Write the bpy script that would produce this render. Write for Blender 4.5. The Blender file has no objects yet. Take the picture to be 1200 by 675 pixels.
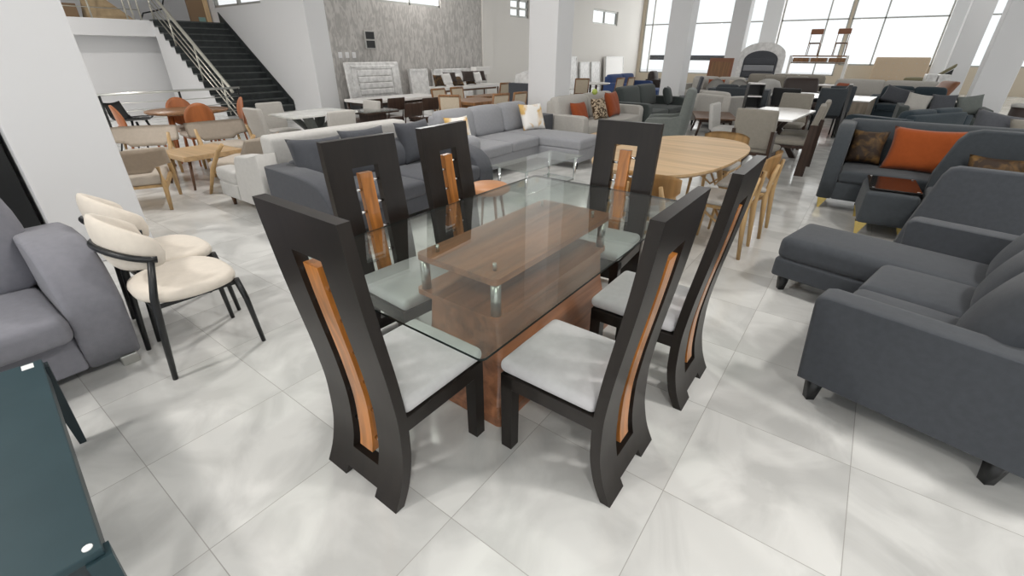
import bpy, bmesh, math, random
from mathutils import Vector, Matrix
random.seed(7)
SC = bpy.context.scene
COL = SC.collection
R = math.radians

# ------------------------------------------------------------------ materials
def newmat(name):
    m = bpy.data.materials.new(name); m.use_nodes = True
    nt = m.node_tree; b = nt.nodes['Principled BSDF']
    return m, nt, b

def plain(name, col, rough=.5, metal=0, spec=.5, coat=0):
    m, nt, b = newmat(name)
    b.inputs['Base Color'].default_value = (*col, 1)
    b.inputs['Roughness'].default_value = rough
    b.inputs['Metallic'].default_value = metal
    b.inputs['Specular IOR Level'].default_value = spec
    b.inputs['Coat Weight'].default_value = coat
    return m

def noisy(name, col, col2, scale=60, rough=.8, bump=.15, detail=3, stretch=(1, 1, 1), spec=.3, sheen=0, metal=0, fac=(.35, .65), distort=0, bscale=None):
    m, nt, b = newmat(name)
    tc = nt.nodes.new('ShaderNodeTexCoord'); mp = nt.nodes.new('ShaderNodeMapping')
    mp.inputs['Scale'].default_value = stretch
    nz = nt.nodes.new('ShaderNodeTexNoise'); nz.inputs['Scale'].default_value = scale
    nz.inputs['Detail'].default_value = detail; nz.inputs['Distortion'].default_value = distort
    cr = nt.nodes.new('ShaderNodeValToRGB')
    cr.color_ramp.elements[0].position = fac[0]; cr.color_ramp.elements[1].position = fac[1]
    cr.color_ramp.elements[0].color = (*col, 1); cr.color_ramp.elements[1].color = (*col2, 1)
    L = nt.links.new
    L(tc.outputs['Object'], mp.inputs['Vector']); L(mp.outputs['Vector'], nz.inputs['Vector'])
    L(nz.outputs['Fac'], cr.inputs['Fac']); L(cr.outputs['Color'], b.inputs['Base Color'])
    if bump:
        bp = nt.nodes.new('ShaderNodeBump'); bp.inputs['Strength'].default_value = bump; bp.inputs['Distance'].default_value = .004
        if bscale:
            n2 = nt.nodes.new('ShaderNodeTexNoise'); n2.inputs['Scale'].default_value = bscale
            L(tc.outputs['Object'], n2.inputs['Vector']); L(n2.outputs['Fac'], bp.inputs['Height'])
        else:
            L(nz.outputs['Fac'], bp.inputs['Height'])
        L(bp.outputs['Normal'], b.inputs['Normal'])
    b.inputs['Roughness'].default_value = rough; b.inputs['Specular IOR Level'].default_value = spec
    b.inputs['Sheen Weight'].default_value = sheen; b.inputs['Metallic'].default_value = metal
    return m

def fabric(name, col, k=.12, sheen=.15):
    k *= .4; a = tuple(c * (1 - k) for c in col); c2 = tuple(min(1, c * (1 + k)) for c in col)
    return noisy(name, a, c2, scale=30, rough=.92, bump=.25, detail=8, spec=.15, sheen=sheen, bscale=420)

def wood(name, col, k=.3, rough=.4, axis=2, scale=26, coat=0):
    st = [1, 1, 1]; st[axis] = .07
    a = tuple(c * (1 - k) for c in col); c2 = tuple(min(1, c * (1 + k)) for c in col)
    m = noisy(name, a, c2, scale=scale, rough=rough, bump=.05, detail=6, stretch=st, spec=.5, distort=.6)
    m.node_tree.nodes['Principled BSDF'].inputs['Coat Weight'].default_value = coat
    return m

def clear_glass(name, tint, gloss=1.0, rough=0.02):
    m, nt, b = newmat(name); nt.nodes.remove(b)
    out = nt.nodes['Material Output']
    tr = nt.nodes.new('ShaderNodeBsdfTransparent'); tr.inputs['Color'].default_value = (*tint, 1)
    gl = nt.nodes.new('ShaderNodeBsdfGlossy'); gl.inputs['Roughness'].default_value = rough
    fr = nt.nodes.new('ShaderNodeFresnel'); ge = nt.nodes.new('ShaderNodeNewGeometry')
    mr = nt.nodes.new('ShaderNodeMapRange'); mr.inputs['To Min'].default_value = 1.5; mr.inputs['To Max'].default_value = 1 / 1.5
    nt.links.new(ge.outputs['Backfacing'], mr.inputs['Value']); nt.links.new(mr.outputs['Result'], fr.inputs['IOR'])
    mu = nt.nodes.new('ShaderNodeMath'); mu.operation = 'MULTIPLY'; mu.inputs[1].default_value = gloss
    mx = nt.nodes.new('ShaderNodeMixShader'); L = nt.links.new
    L(fr.outputs['Fac'], mu.inputs[0]); L(mu.outputs[0], mx.inputs['Fac'])
    L(tr.outputs[0], mx.inputs[1]); L(gl.outputs[0], mx.inputs[2]); L(mx.outputs[0], out.inputs['Surface'])
    return m

def tile_floor(name, ox, oy, size=.6):
    m, nt, b = newmat(name); L = nt.links.new; N = nt.nodes.new
    tc = N('ShaderNodeTexCoord'); sp = N('ShaderNodeSeparateXYZ'); L(tc.outputs['Object'], sp.inputs[0])
    def edge(out, off):
        a = N('ShaderNodeMath'); a.operation = 'ADD'; a.inputs[1].default_value = -off + 600; L(out, a.inputs[0])
        d = N('ShaderNodeMath'); d.operation = 'DIVIDE'; d.inputs[1].default_value = size; L(a.outputs[0], d.inputs[0])
        f = N('ShaderNodeMath'); f.operation = 'FRACT'; L(d.outputs[0], f.inputs[0])
        s = N('ShaderNodeMath'); s.operation = 'SUBTRACT'; s.inputs[1].default_value = .5; L(f.outputs[0], s.inputs[0])
        ab = N('ShaderNodeMath'); ab.operation = 'ABSOLUTE'; L(s.outputs[0], ab.inputs[0])
        g = N('ShaderNodeMath'); g.operation = 'GREATER_THAN'; g.inputs[1].default_value = .5 - .0026; L(ab.outputs[0], g.inputs[0])
        fl = N('ShaderNodeMath'); fl.operation = 'FLOOR'; L(d.outputs[0], fl.inputs[0])
        return g.outputs[0], fl.outputs[0]
    gx, ix = edge(sp.outputs[0], ox); gy, iy = edge(sp.outputs[1], oy)
    mxx = N('ShaderNodeMath'); mxx.operation = 'MAXIMUM'; L(gx, mxx.inputs[0]); L(gy, mxx.inputs[1])
    # every tile shifts the vein pattern
    cb = N('ShaderNodeCombineXYZ'); L(ix, cb.inputs[0]); L(iy, cb.inputs[1])
    sc = N('ShaderNodeVectorMath'); sc.operation = 'MULTIPLY'; sc.inputs[1].default_value = (3.7, 7.9, 1); L(cb.outputs[0], sc.inputs[0])
    ad = N('ShaderNodeVectorMath'); ad.operation = 'ADD'; L(sc.outputs[0], ad.inputs[0]); L(tc.outputs['Object'], ad.inputs[1])
    n1 = N('ShaderNodeTexNoise'); n1.inputs['Scale'].default_value = 2.2; n1.inputs['Detail'].default_value = 7; n1.inputs['Distortion'].default_value = 1.2
    L(ad.outputs[0], n1.inputs['Vector'])
    cr = N('ShaderNodeValToRGB'); e = cr.color_ramp.elements
    e[0].position = .38; e[0].color = (.56, .56, .545, 1); e[1].position = .60; e[1].color = (.72, .72, .70, 1)
    L(n1.outputs['Fac'], cr.inputs['Fac'])
    mix = N('ShaderNodeMix'); mix.data_type = 'RGBA'
    L(mxx.outputs[0], mix.inputs['Factor']); L(cr.outputs['Color'], mix.inputs['A']); mix.inputs['B'].default_value = (.40, .39, .37, 1)
    L(mix.outputs['Result'], b.inputs['Base Color'])
    b.inputs['Roughness'].default_value = .13; b.inputs['Specular IOR Level'].default_value = .5
    return m

def stucco(name, col):
    return noisy(name, tuple(c * .82 for c in col), tuple(min(1, c * 1.12) for c in col), scale=9, rough=.85, bump=.35, detail=9, stretch=(1, 1, .35), spec=.2, fac=(.42, .6), distort=1.5)

M = {}
M['floor'] = tile_floor('floor_tile_marble', -.2345, 1.350)
M['white'] = plain('painted_white', (.78, .78, .79), .6, spec=.3)
M['offwhite'] = plain('painted_warm_white', (.74, .715, .68), .65, spec=.3)
M['stucco'] = stucco('grey_wallpaper', (.52, .50, .48))
M['ceil'] = plain('ceiling_white', (.82, .82, .82), .8, spec=.2)
M['sill'] = plain('beige_sill_wall', (.60, .52, .41), .7)
M['alu'] = plain('window_frame_grey', (.42, .42, .40), .4, metal=.3)
M['pane'] = clear_glass('window_pane', (.98, .99, .99), .6)
M['espresso'] = noisy('espresso_wood', (.011, .008, .0065), (.018, .0135, .011), scale=20, rough=.33, bump=.03, detail=5, stretch=(1, 1, .08), spec=.36)
M['orangewood'] = wood('orange_brown_wood', (.42, .155, .030), .35, .3, coat=.3)
M['chrome'] = plain('chrome', (.82, .82, .82), .16, metal=1)
M['steel'] = plain('brushed_steel', (.62, .62, .59), .3, metal=1)
M['seatgrey'] = fabric('light_grey_seat', (.56, .55, .56), .08)
M['tablewood'] = wood('reddish_brown_wood', (.34, .145, .070), .35, .32, axis=1, scale=18, coat=.2)
M['glass'] = clear_glass('table_glass', (.91, .95, .925), 1.5)
M['glassedge'] = plain('glass_edge', (.006, .012, .011), .3, spec=.2)
M['bistro'] = clear_glass('coffee_table_glass', (.9, .94, .93), 1.2)
M['cream'] = fabric('cream_boucle', (.78, .71, .62), .06)
M['black'] = plain('black_metal', (.012, .013, .014), .35)
M['lilacgrey'] = fabric('lilac_grey_fabric', (.235, .235, .265), .10)
M['teal'] = noisy('dark_teal_lacquer', (.024, .050, .060), (.029, .058, .069), scale=5, rough=.45, bump=0)
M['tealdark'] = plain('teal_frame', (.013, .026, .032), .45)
M['sticker'] = plain('white_sticker', (.85, .85, .85), .6)
M['darkgrey'] = fabric('dark_grey_fabric', (.068, .074, .084), .14)
M['slate'] = fabric('slate_grey_fabric', (.058, .066, .074), .14)
M['slateblue'] = fabric('blue_slate_fabric', (.035, .050, .062), .14)
M['midgrey'] = fabric('mid_grey_fabric', (.30, .305, .325), .08)
M['charcoal'] = fabric('charcoal_fabric', (.085, .089, .101), .12)
M['charcoal2'] = fabric('charcoal_pillow_fabric', (.072, .076, .087), .12)
M['lightgrey'] = fabric('light_grey_fabric', (.50, .49, .47), .08)
M['stone'] = fabric('stone_grey_fabric', (.47, .45, .42), .08)
M['taupe'] = fabric('taupe_fabric', (.52, .455, .385), .08)
M['taupegrey'] = fabric('taupe_grey_fabric', (.265, .245, .21), .1)
M['greengrey'] = fabric('green_grey_fabric', (.16, .175, .165), .12)
M['deepgreen'] = fabric('deep_green_grey_fabric', (.062, .072, .070), .14)
M['blue'] = fabric('navy_blue_fabric', (.055, .09, .22), .12)
M['rust'] = fabric('rust_fabric', (.30, .070, .024), .12)
M['orange'] = fabric('burnt_orange_fabric', (.33, .075, .018), .10)
M['browngold'] = noisy('brown_gold_brocade', (.045, .028, .018), (.21, .115, .035), scale=9, rough=.6, bump=.1, detail=3, fac=(.45, .72), distort=1)
M['pattern'] = noisy('brown_cream_pattern', (.07, .04, .022), (.52, .42, .30), scale=13, rough=.8, bump=.1, detail=0, fac=(.47, .53), distort=2.2)
M['ochre'] = noisy('white_ochre_print', (.85, .83, .80), (.66, .43, .16), scale=4.2, rough=.85, bump=.1, detail=3, fac=(.48, .60), distort=.6)
M['oak'] = wood('light_oak', (.50, .34, .185), .16, .45, axis=0, scale=14)
M['oakv'] = wood('light_oak_upright', (.52, .34, .16), .16, .45, axis=2, scale=14)
M['greyoak'] = wood('grey_oak', (.27, .225, .175), .22, .5, axis=2, scale=18)
M['plywood'] = wood('orange_plywood', (.40, .13, .042), .2, .4, scale=10)
M['walnut'] = wood('walnut', (.125, .062, .032), .3, .4, axis=2)
M['cocoa'] = wood('cocoa_wood', (.042, .022, .014), .3, .4, axis=2)
M['teak'] = wood('teak_brown', (.24, .115, .045), .25, .4, axis=2)
M['cane'] = noisy('woven_cane', (.52, .43, .32), (.64, .55, .43), scale=120, rough=.7, bump=.2)
M['marble'] = noisy('white_marble_top', (.62, .63, .60), (.80, .80, .77), scale=3, rough=.18, bump=0, detail=6, distort=1.5)
M['whitetop'] = plain('white_gloss_top', (.82, .80, .78), .2)
M['wraptop'] = noisy('wrapped_white_plastic', (.66, .65, .64), (.86, .85, .84), scale=9, rough=.28, bump=.6, detail=4, spec=.6)
M['brass'] = plain('brass', (.78, .60, .22), .22, metal=1)
M['tan'] = plain('tan_leather', (.50, .23, .10), .45)
M['leather'] = plain('brown_leather', (.24, .095, .045), .4)
M['darkbrown'] = plain('dark_brown_leather', (.035, .022, .018), .5)
M['kraft'] = noisy('kraft_paper', (.42, .31, .19), (.52, .39, .24), scale=7, rough=.8, bump=.5)
M['cardboard'] = plain('cardboard', (.26, .17, .10), .8)
M['plank'] = wood('pale_plank', (.66, .47, .27), .15, .6)
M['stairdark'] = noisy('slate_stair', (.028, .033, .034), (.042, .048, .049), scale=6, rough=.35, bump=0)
M['stairtread_lit'] = noisy('slate_tread_lit', (.075, .082, .082), (.10, .108, .106), scale=6, rough=.3, bump=0)  # same slate as the risers, coloured lighter for the light treads reflect
M['railcream'] = plain('cream_rail_metal', (.62, .60, .53), .3, metal=.6)
M['tufted'] = fabric('beige_tufted_fabric', (.56, .44, .32), .06)
M['olive'] = fabric('olive_grey_velvet', (.23, .21, .13), .12)
M['blacktray'] = plain('black_glass_tray', (.015, .013, .012), .12)
M['lamp'] = None

# ------------------------------------------------------------------ mesh builder
class MB:
    def __init__(s): s.bm = bmesh.new(); s.M = Matrix.Identity(4)
    def at(s, x=0, y=0, z=0, rz=0, ry=0, rx=0):
        s.M = Matrix.Translation((x, y, z)) @ Matrix.Rotation(R(rz), 4, 'Z') @ Matrix.Rotation(R(ry), 4, 'Y') @ Matrix.Rotation(R(rx), 4, 'X'); return s
    def v(s, co): return s.bm.verts.new(s.M @ Vector(co))
    def f(s, vs, smooth=False):
        try: fc = s.bm.faces.new(vs); fc.smooth = smooth; return fc
        except ValueError: return None
    def box(s, x0, x1, y0, y1, z0, z1, bev=0, seg=2):
        t = Matrix.Translation(((x0 + x1) / 2, (y0 + y1) / 2, (z0 + z1) / 2)) @ Matrix.Diagonal((abs(x1 - x0), abs(y1 - y0), abs(z1 - z0), 1))
        r = bmesh.ops.create_cube(s.bm, size=1, matrix=s.M @ t); vs = r['verts']
        if bev:
            es = list({e for v in vs for e in v.link_edges})
            bmesh.ops.bevel(s.bm, geom=es, offset=bev, segments=seg, profile=.5, affect='EDGES')
        return s
    def cyl(s, p0, p1, r0, r1=None, n=14, cap=True):
        r1 = r0 if r1 is None else r1
        p0, p1 = Vector(p0), Vector(p1); d = (p1 - p0).normalized()
        a = Vector((0, 0, 1)) if abs(d.z) < .9 else Vector((1, 0, 0)); x = d.cross(a).normalized(); y = d.cross(x)
        A = [s.v(p0 + (x * math.cos(t) + y * math.sin(t)) * r0) for t in [i * 2 * math.pi / n for i in range(n)]]
        B = [s.v(p1 + (x * math.cos(t) + y * math.sin(t)) * r1) for t in [i * 2 * math.pi / n for i in range(n)]]
        for i in range(n): s.f([A[i], A[(i + 1) % n], B[(i + 1) % n], B[i]], True)
        if cap: s.f(A[::-1]); s.f(B)
        return s
    def tube(s, pts, r, n=10, closed=False):
        P = [Vector(p) for p in pts]; rings = []; m = len(P)
        up = Vector((0, 0, 1))
        for i, p in enumerate(P):
            a = P[(i - 1) % m] if (closed or i > 0) else p; b = P[(i + 1) % m] if (closed or i < m - 1) else p
            d = (b - a).normalized(); x = d.cross(up)
            if x.length < 1e-3: x = Vector((1, 0, 0))
            x.normalize(); y = x.cross(d).normalized()
            rr = r[i] if isinstance(r, (list, tuple)) else r
            rings.append([s.v(p + (x * math.cos(t) + y * math.sin(t)) * rr) for t in [k * 2 * math.pi / n for k in range(n)]])
        for i in range(m if closed else m - 1):
            A, B = rings[i], rings[(i + 1) % m]
            for k in range(n): s.f([A[k], A[(k + 1) % n], B[(k + 1) % n], B[k]], True)
        if not closed: s.f(rings[0][::-1]); s.f(rings[-1])
        return s
    def prism(s, poly, axis, t0, t1, smooth=False):
        """poly in the two remaining axes (x,y,z order without axis), extruded along axis"""
        def mk(p, t):
            q = list(p); q.insert('xyz'.index(axis), t); return q
        A = [s.v(mk(p, t0)) for p in poly]; B = [s.v(mk(p, t1)) for p in poly]; n = len(poly)
        s.f(A[::-1]); s.f(B)
        for i in range(n): s.f([A[i], A[(i + 1) % n], B[(i + 1) % n], B[i]], smooth)
        return s
    def loft(s, secs, smooth=True, cap=True):
        rings = [[s.v(p) for p in sec] for sec in secs]; n = len(rings[0])
        for A, B in zip(rings, rings[1:]):
            for i in range(n): s.f([A[i], A[(i + 1) % n], B[(i + 1) % n], B[i]], smooth)
        if cap: s.f(rings[0][::-1]); s.f(rings[-1])
        return s
    def lathe(s, prof, n=28):
        return s.loft([[(r * math.cos(t), r * math.sin(t), z) for t in [k * 2 * math.pi / n for k in range(n)]] for r, z in prof])
    def grid(s, fn, nu, nv, smooth=True):
        g = [[s.v(fn(i / nu, j / nv)) for j in range(nv + 1)] for i in range(nu + 1)]
        for i in range(nu):
            for j in range(nv): s.f([g[i][j], g[i + 1][j], g[i + 1][j + 1], g[i][j + 1]], smooth)
        return g
    def cushion(s, x0, x1, y0, y1, z0, z1, r=.04, bt=.02, bs=0, n=5, fn=None):
        """soft box: rounded edges, top bulge bt, side bulge bs"""
        h = Vector(((x1 - x0) / 2, (y1 - y0) / 2, (z1 - z0) / 2)); c = Vector(((x1 + x0) / 2, (y1 + y0) / 2, (z1 + z0) / 2))
        r = min(r, h.x * .98, h.y * .98, h.z * .98); cache = {}
        def ts(H):
            e = [-H, -H + .25 * r, -H + .6 * r, -H + r]; mid = [-H + r + (2 * H - 2 * r) * k / n for k in range(1, n)]
            return e + mid + [H - r, H - .6 * r, H - .25 * r, H]
        def vert(p):
            k = tuple(round(q, 5) for q in p)
            if k in cache: return cache[k]
            q = Vector([max(-(h[i] - r), min(h[i] - r, p[i])) for i in range(3)]); d = Vector(p) - q
            o = q + d.normalized() * r if d.length > 1e-9 else Vector(p)
            u, w, t = o.x / h.x, o.y / h.y, o.z / h.z
            g = (1 - u * u) * (1 - w * w); gx = (1 - w * w) * (1 - t * t); gy = (1 - u * u) * (1 - t * t)
            o.z += bt * g * (1 if t > 0 else (.3 * t)) * min(1, abs(t) * 1.5)
            o.x += bs * gx * u; o.y += bs * gy * w
            o += c
            if fn: o = Vector(fn(o))
            cache[k] = s.v(o); return cache[k]
        X, Y, Z = ts(h.x), ts(h.y), ts(h.z)
        def face(A, B, mk, flip):
            for i in range(len(A) - 1):
                for j in range(len(B) - 1):
                    q = [vert(mk(A[i], B[j])), vert(mk(A[i + 1], B[j])), vert(mk(A[i + 1], B[j + 1])), vert(mk(A[i], B[j + 1]))]
                    s.f(q[::-1] if flip else q, True)
        face(X, Y, lambda a, b: (a, b, h.z), False); face(X, Y, lambda a, b: (a, b, -h.z), True)
        face(X, Z, lambda a, b: (a, -h.y, b), False); face(X, Z, lambda a, b: (a, h.y, b), True)
        face(Y, Z, lambda a, b: (h.x, a, b), False); face(Y, Z, lambda a, b: (-h.x, a, b), True)
        return s
    def pillow(s, w, h, t, n=14):
        """pillow standing in local XZ, thick along y, base at z=0"""
        for sg in (1, -1):
            def fn(a, b, sg=sg):
                u, v = 2 * a - 1, 2 * b - 1
                pu = 1 - .10 * (1 - v * v) * abs(u) ** 3; pv = 1 - .10 * (1 - u * u) * abs(v) ** 3
                th = max(0, (1 - u ** 4) * (1 - v ** 4)) ** .55
                wr = 1 + .05 * math.sin(9 * u + 4 * v) * (1 - abs(u))
                return (w / 2 * u * pu, sg * t / 2 * th * wr, h / 2 * (1 + v * pv))
            s.grid(fn, n, n)
        bmesh.ops.remove_doubles(s.bm, verts=s.bm.verts, dist=1e-5)
        return s
    def build(s, name, mat, parent=None):
        bmesh.ops.recalc_face_normals(s.bm, faces=s.bm.faces)
        me = bpy.data.meshes.new(name); s.bm.to_mesh(me); s.bm.free()
        o = bpy.data.objects.new(name, me); COL.objects.link(o)
        me.materials.append(M[mat] if isinstance(mat, str) else mat)
        if parent: o.parent = parent
        return o

def tag(o, label=None, cat=None, group=None, kind=None):
    if label: o['label'] = label
    if cat: o['category'] = cat
    if group: o['group'] = group
    if kind: o['kind'] = kind
    return o
def thing(name, label, cat, loc=(0, 0, 0), rz=0, group=None):
    o = bpy.data.objects.new(name, None); COL.objects.link(o); o.empty_display_size = .1
    o.location = loc; o.rotation_euler = (0, 0, R(rz)); return tag(o, label, cat, group)
def solo(mb, name, mat, label, cat, loc=(0, 0, 0), rz=0, group=None, rx=0, ry=0):
    o = mb.build(name, mat); o.location = loc; o.rotation_euler = (R(rx), R(ry), R(rz)); return tag(o, label, cat, group)
def struct(name, mb, mat, label, loc=(0, 0, 0), parent=None):
    o = mb.build(name, mat, parent); o.location = loc
    if not parent: tag(o, label, None, None, 'structure')
    return o
def copy_tree(o, parent=None):
    c = o.copy(); COL.objects.link(c)
    if parent: c.parent = parent
    for ch in [x for x in bpy.data.objects if x.parent == o]: copy_tree(ch, c)
    return c
def dup(o, loc, rz, label, group=None):
    c = copy_tree(o); c.location = loc; c.rotation_euler = (0, 0, R(rz)); c['label'] = label
    if group: c['group'] = group
    return c
def part_label(o, t): o['label'] = t; return o

# ------------------------------------------------------------------ the building
XL, XR, YF, YB, HC = -12.5, 13.0, -6.0, 30.0, 5.4
struct('floor', MB().box(-21.0, XR + .2, YF - .2, YB + .2, -.12, 0), 'floor', 'pale grey marble tile showroom floor')
struct('ceiling', MB().box(-21.2, XR + .2, YF - .2, YB + .2, HC, HC + .15), 'ceil', 'white showroom ceiling')

def wall_holes(mb, axis, pos, th, a0, a1, z0, z1, holes):
    As = sorted({a0, a1, *[h[0] for h in holes], *[h[1] for h in holes]}); Zs = sorted({z0, z1, *[h[2] for h in holes], *[h[3] for h in holes]})
    for i in range(len(As) - 1):
        for j in range(len(Zs) - 1):
            ca, cz = (As[i] + As[i + 1]) / 2, (Zs[j] + Zs[j + 1]) / 2
            if any(h[0] < ca < h[1] and h[2] < cz < h[3] for h in holes): continue
            if axis == 'x': mb.box(pos, pos + th, As[i], As[i + 1], Zs[j], Zs[j + 1])
            else: mb.box(As[i], As[i + 1], pos, pos + th, Zs[j], Zs[j + 1])
    return mb

def window(n, axis, pos, a0, a1, z0, z1, vs=(), hs=(), fr=.06):
    """frame bars + one pane, frame is the window, the pane its child"""
    m = MB(); t = .05
    def bar(b0, b1, c0, c1):
        if axis == 'x': m.box(pos - t, pos + t, b0, b1, c0, c1)
        else: m.box(b0, b1, pos - t, pos + t, c0, c1)
    bar(a0, a0 + fr, z0, z1); bar(a1 - fr, a1, z0, z1); bar(a0, a1, z0, z0 + fr); bar(a0, a1, z1 - fr, z1)
    for q in vs: bar(q - fr / 2, q + fr / 2, z0, z1)
    for q in hs: bar(a0, a1, q - fr / 2, q + fr / 2)
    o = struct('window_%d' % n, m, 'alu', 'window')
    p = MB()
    if axis == 'x': p.box(pos - .004, pos + .004, a0 + .01, a1 - .01, z0 + .01, z1 - .01)
    else: p.box(a0 + .01, a1 - .01, pos - .004, pos + .004, z0 + .01, z1 - .01)
    p.build('pane', 'pane', o)

# back window wall (Y = 30): four glazed bays between pillars
ZT = 5.1
bays = [(-12.3, -5.7, .55), (-4.9, -1.95, .62), (-1.85, 1.75, 1.12), (2.4, 9.0, 1.12), (9.6, 12.9, 1.12)]
struct('wall_back', wall_holes(MB(), 'y', YB - .02, .2, XL - .3, XR + .2, 0, HC, [(a, b, z, ZT) for a, b, z in bays]), 'sill', 'beige sill wall under the back windows')
for i, (a, b, z) in enumerate(bays):
    vs = [(-11.8, -9.6), (-2.85,), (-.55,), (4.5, 6.8), (11.2,)][i]
    window(i + 1, 'y', YB + .08, a, b, z, ZT, vs, (3.13,))
# right facade; front windows are unseen, added behind the camera for frontal fill
rb = [(-5.2, .4), (1.4, 7.4), (8.6, 14.8), (16, 22), (23.3, 29.6)]
struct('wall_right', wall_holes(MB(), 'x', XR, .2, YF, YB, 0, HC, [(a, b, .3, 4.6) for a, b in rb]), 'white', 'white facade wall with tall windows')
for i, (a, b) in enumerate(rb): window(6 + i, 'x', XR + .1, a, b, .3, 4.6, ((a + b) / 2,), (3.0,))
fb = [(-11, -5.6), (-4.6, 1.6), (2.6, 9), (9.8, 12.6)]
struct('wall_front', wall_holes(MB(), 'y', YF - .2, .2, -21, XR + .2, 0, HC, [(a, b, .3, 4.2) for a, b in fb]), 'white', 'white front wall with windows added for frontal fill')
for i, (a, b) in enumerate(fb): window(11 + i, 'y', YF - .1, a, b, .3, 4.2, ((a + b) / 2,), (2.6,))
# left side
struct('wall_left', wall_holes(MB(), 'x', XL - .2, .2, 8.36, 14.9, 0, HC, [(10.1, 12.8, 2.9, 4.3)]), 'stucco', 'grey textured wallpaper wall beside the stairs')
window(15, 'x', XL - .1, 10.1, 12.8, 2.9, 4.3, (11.45,))
struct('wall_left_far', wall_holes(MB(), 'x', XL - .2, .2, 15.5, YB, 0, HC, [(16.7, 18.0, 2.86, 3.5), (23.7, 26.6, 2.95, 3.6)]), 'offwhite', 'warm white left wall by the far windows')
window(16, 'x', XL - .1, 16.7, 18.0, 2.86, 3.5, (17.35,), (3.18,), .07)
window(17, 'x', XL - .1, 23.7, 26.6, 2.95, 3.6, (25.1,), (), .07)
struct('wall_stairs', wall_holes(MB(), 'y', 7.8, .16, -21, -13.1, 0, HC, [(-17.6, -14.7, 2.8, 4.2)]), 'white', 'white wall running up beside the stairs')
window(18, 'y', 7.88, -17.6, -14.7, 2.8, 4.2, (-16.1,))
struct('wall_mezzanine', MB().box(-21.2, -21, YF, 8, 0, HC), 'white', 'white wall behind the upper landing')
struct('wall_under_landing', MB().box(-18.2, -18.0, YF, 7.8, 0, 1.95), 'white', 'white recessed wall under the landing')

# pillars
def pillar(x0, x1, y0, y1, lab, mat='white'):
    struct('pillar', MB().box(x0, x1, y0, y1, 0, HC, .012), mat, lab)
pillar(-5.42, -4.78, .51, 1.10, 'white square pillar behind the cream chairs')
pillar(-5.41, -4.80, 7.80, 8.36, 'white square pillar beside the grey sectional')
pillar(-5.45, -4.83, 15.1, 15.7, 'white square pillar before the blue sofa')
pillar(-5.5, -4.88, 22.4, 23.0, 'white square pillar near the far windows')
pillar(1.77, 2.37, 15.1, 15.7, 'white square pillar at right of the showroom')
pillar(1.72, 2.32, 22.4, 23.0, 'white square pillar right of the tufted headboard')
pillar(-13.1, -12.5, 7.76, 8.37, 'white square pillar at the end of the stair wall')
pillar(-13.1, -12.45, 14.9, 15.5, 'white square pillar between the two left walls', 'offwhite')
for x in (-5.7, 1.75, 9.0):
    pillar(x, x + (.8 if x < 0 else .64), 29.6, 29.98, 'pillar between the back windows at %s' % ('left' if x < 0 else 'centre' if x < 5 else 'right'), 'white')
pillar(9.0, 9.6, 15.1, 15.7, 'white square pillar off to the right'); 
# staircase: dark slate steps on a white body
NS, X0, X1, ZL = 14, -14.0, -17.4, 2.38
run, rise = (X0 - X1) / NS, ZL / NS
m = MB(); y0, y1 = 5.86, 7.79
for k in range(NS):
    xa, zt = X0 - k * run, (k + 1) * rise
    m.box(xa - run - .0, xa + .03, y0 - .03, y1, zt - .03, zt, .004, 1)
st = struct('staircase', m, 'stairtread_lit', 'dark slate staircase rising to the upper landing')
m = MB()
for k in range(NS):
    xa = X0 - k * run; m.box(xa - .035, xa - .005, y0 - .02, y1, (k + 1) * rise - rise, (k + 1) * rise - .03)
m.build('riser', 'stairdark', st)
poly = [(X0, 0)]
for k in range(NS):
    poly += [(X0 - k * run - .03, k * rise), (X0 - k * run - .03, (k + 1) * rise - .045)]
poly += [(X1, ZL - .045), (X1, 0)]
MB().prism(poly, 'y', y0 + .02, y1 - .005).build('stair_side', 'white', st)
MB().prism([(X0 + .02, .02), (X1, ZL + .02), (X1, ZL + .30), (X0 + .02, .28)], 'y', y1 - .02, y1 - .002).build('wall_stringer', 'stairdark', st)
struct('landing', MB().box(-21, X1, YF, 7.79, 1.95, ZL - .02), 'white', 'white upper landing slab above the recess')

# handrail of the stairs
t = thing('stair_railing', 'cream metal railing climbing the left side of the dark stairs', 'railing', (0, 0, 0))
ya = 5.93; sl = rise / run
zl = lambda x, o: (X0 - x) * sl + o
m = MB(); m.tube([(X0 + .42, ya, .62), (X0 + .36, ya, .70), (X1 + .1, ya, zl(X1 + .1, .94)), (X1 - .6, ya, zl(X1 + .1, 1.2))], .042); m.build('handrail', 'railcream', t)
for o in (.28, .48, .68):
    MB().tube([(X0 + .36, ya, zl(X0 + .36, o)), (X1 + .1, ya, zl(X1 + .1, o))], .016, 8).build('rail', 'railcream', t)
for q in (.02, 1.15, 2.3, 3.3):
    MB().cyl((X0 - q, ya, zl(X0 - q, .02)), (X0 - q, ya, zl(X0 - q, .90)), .022).build('post', 'railcream', t)
# landing railing
t = thing('landing_railing', 'cream metal railing along the edge of the upper landing', 'railing', (X1 - .08, 0, ZL - .02))
for y in (1.5, 3.0, 4.55, 5.35, 5.5, 5.68):
    MB().cyl((0, y, 0), (0, y, 1.0), .022).build('post', 'railcream', t)
for z in (.25, .5, .75): MB().cyl((0, 1.5, z), (0, 5.68, z), .012).build('rail', 'railcream', t)
MB().cyl((0, 1.5, 1.0), (0, 5.7, 1.0), .033).build('handrail', 'railcream', t)
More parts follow.
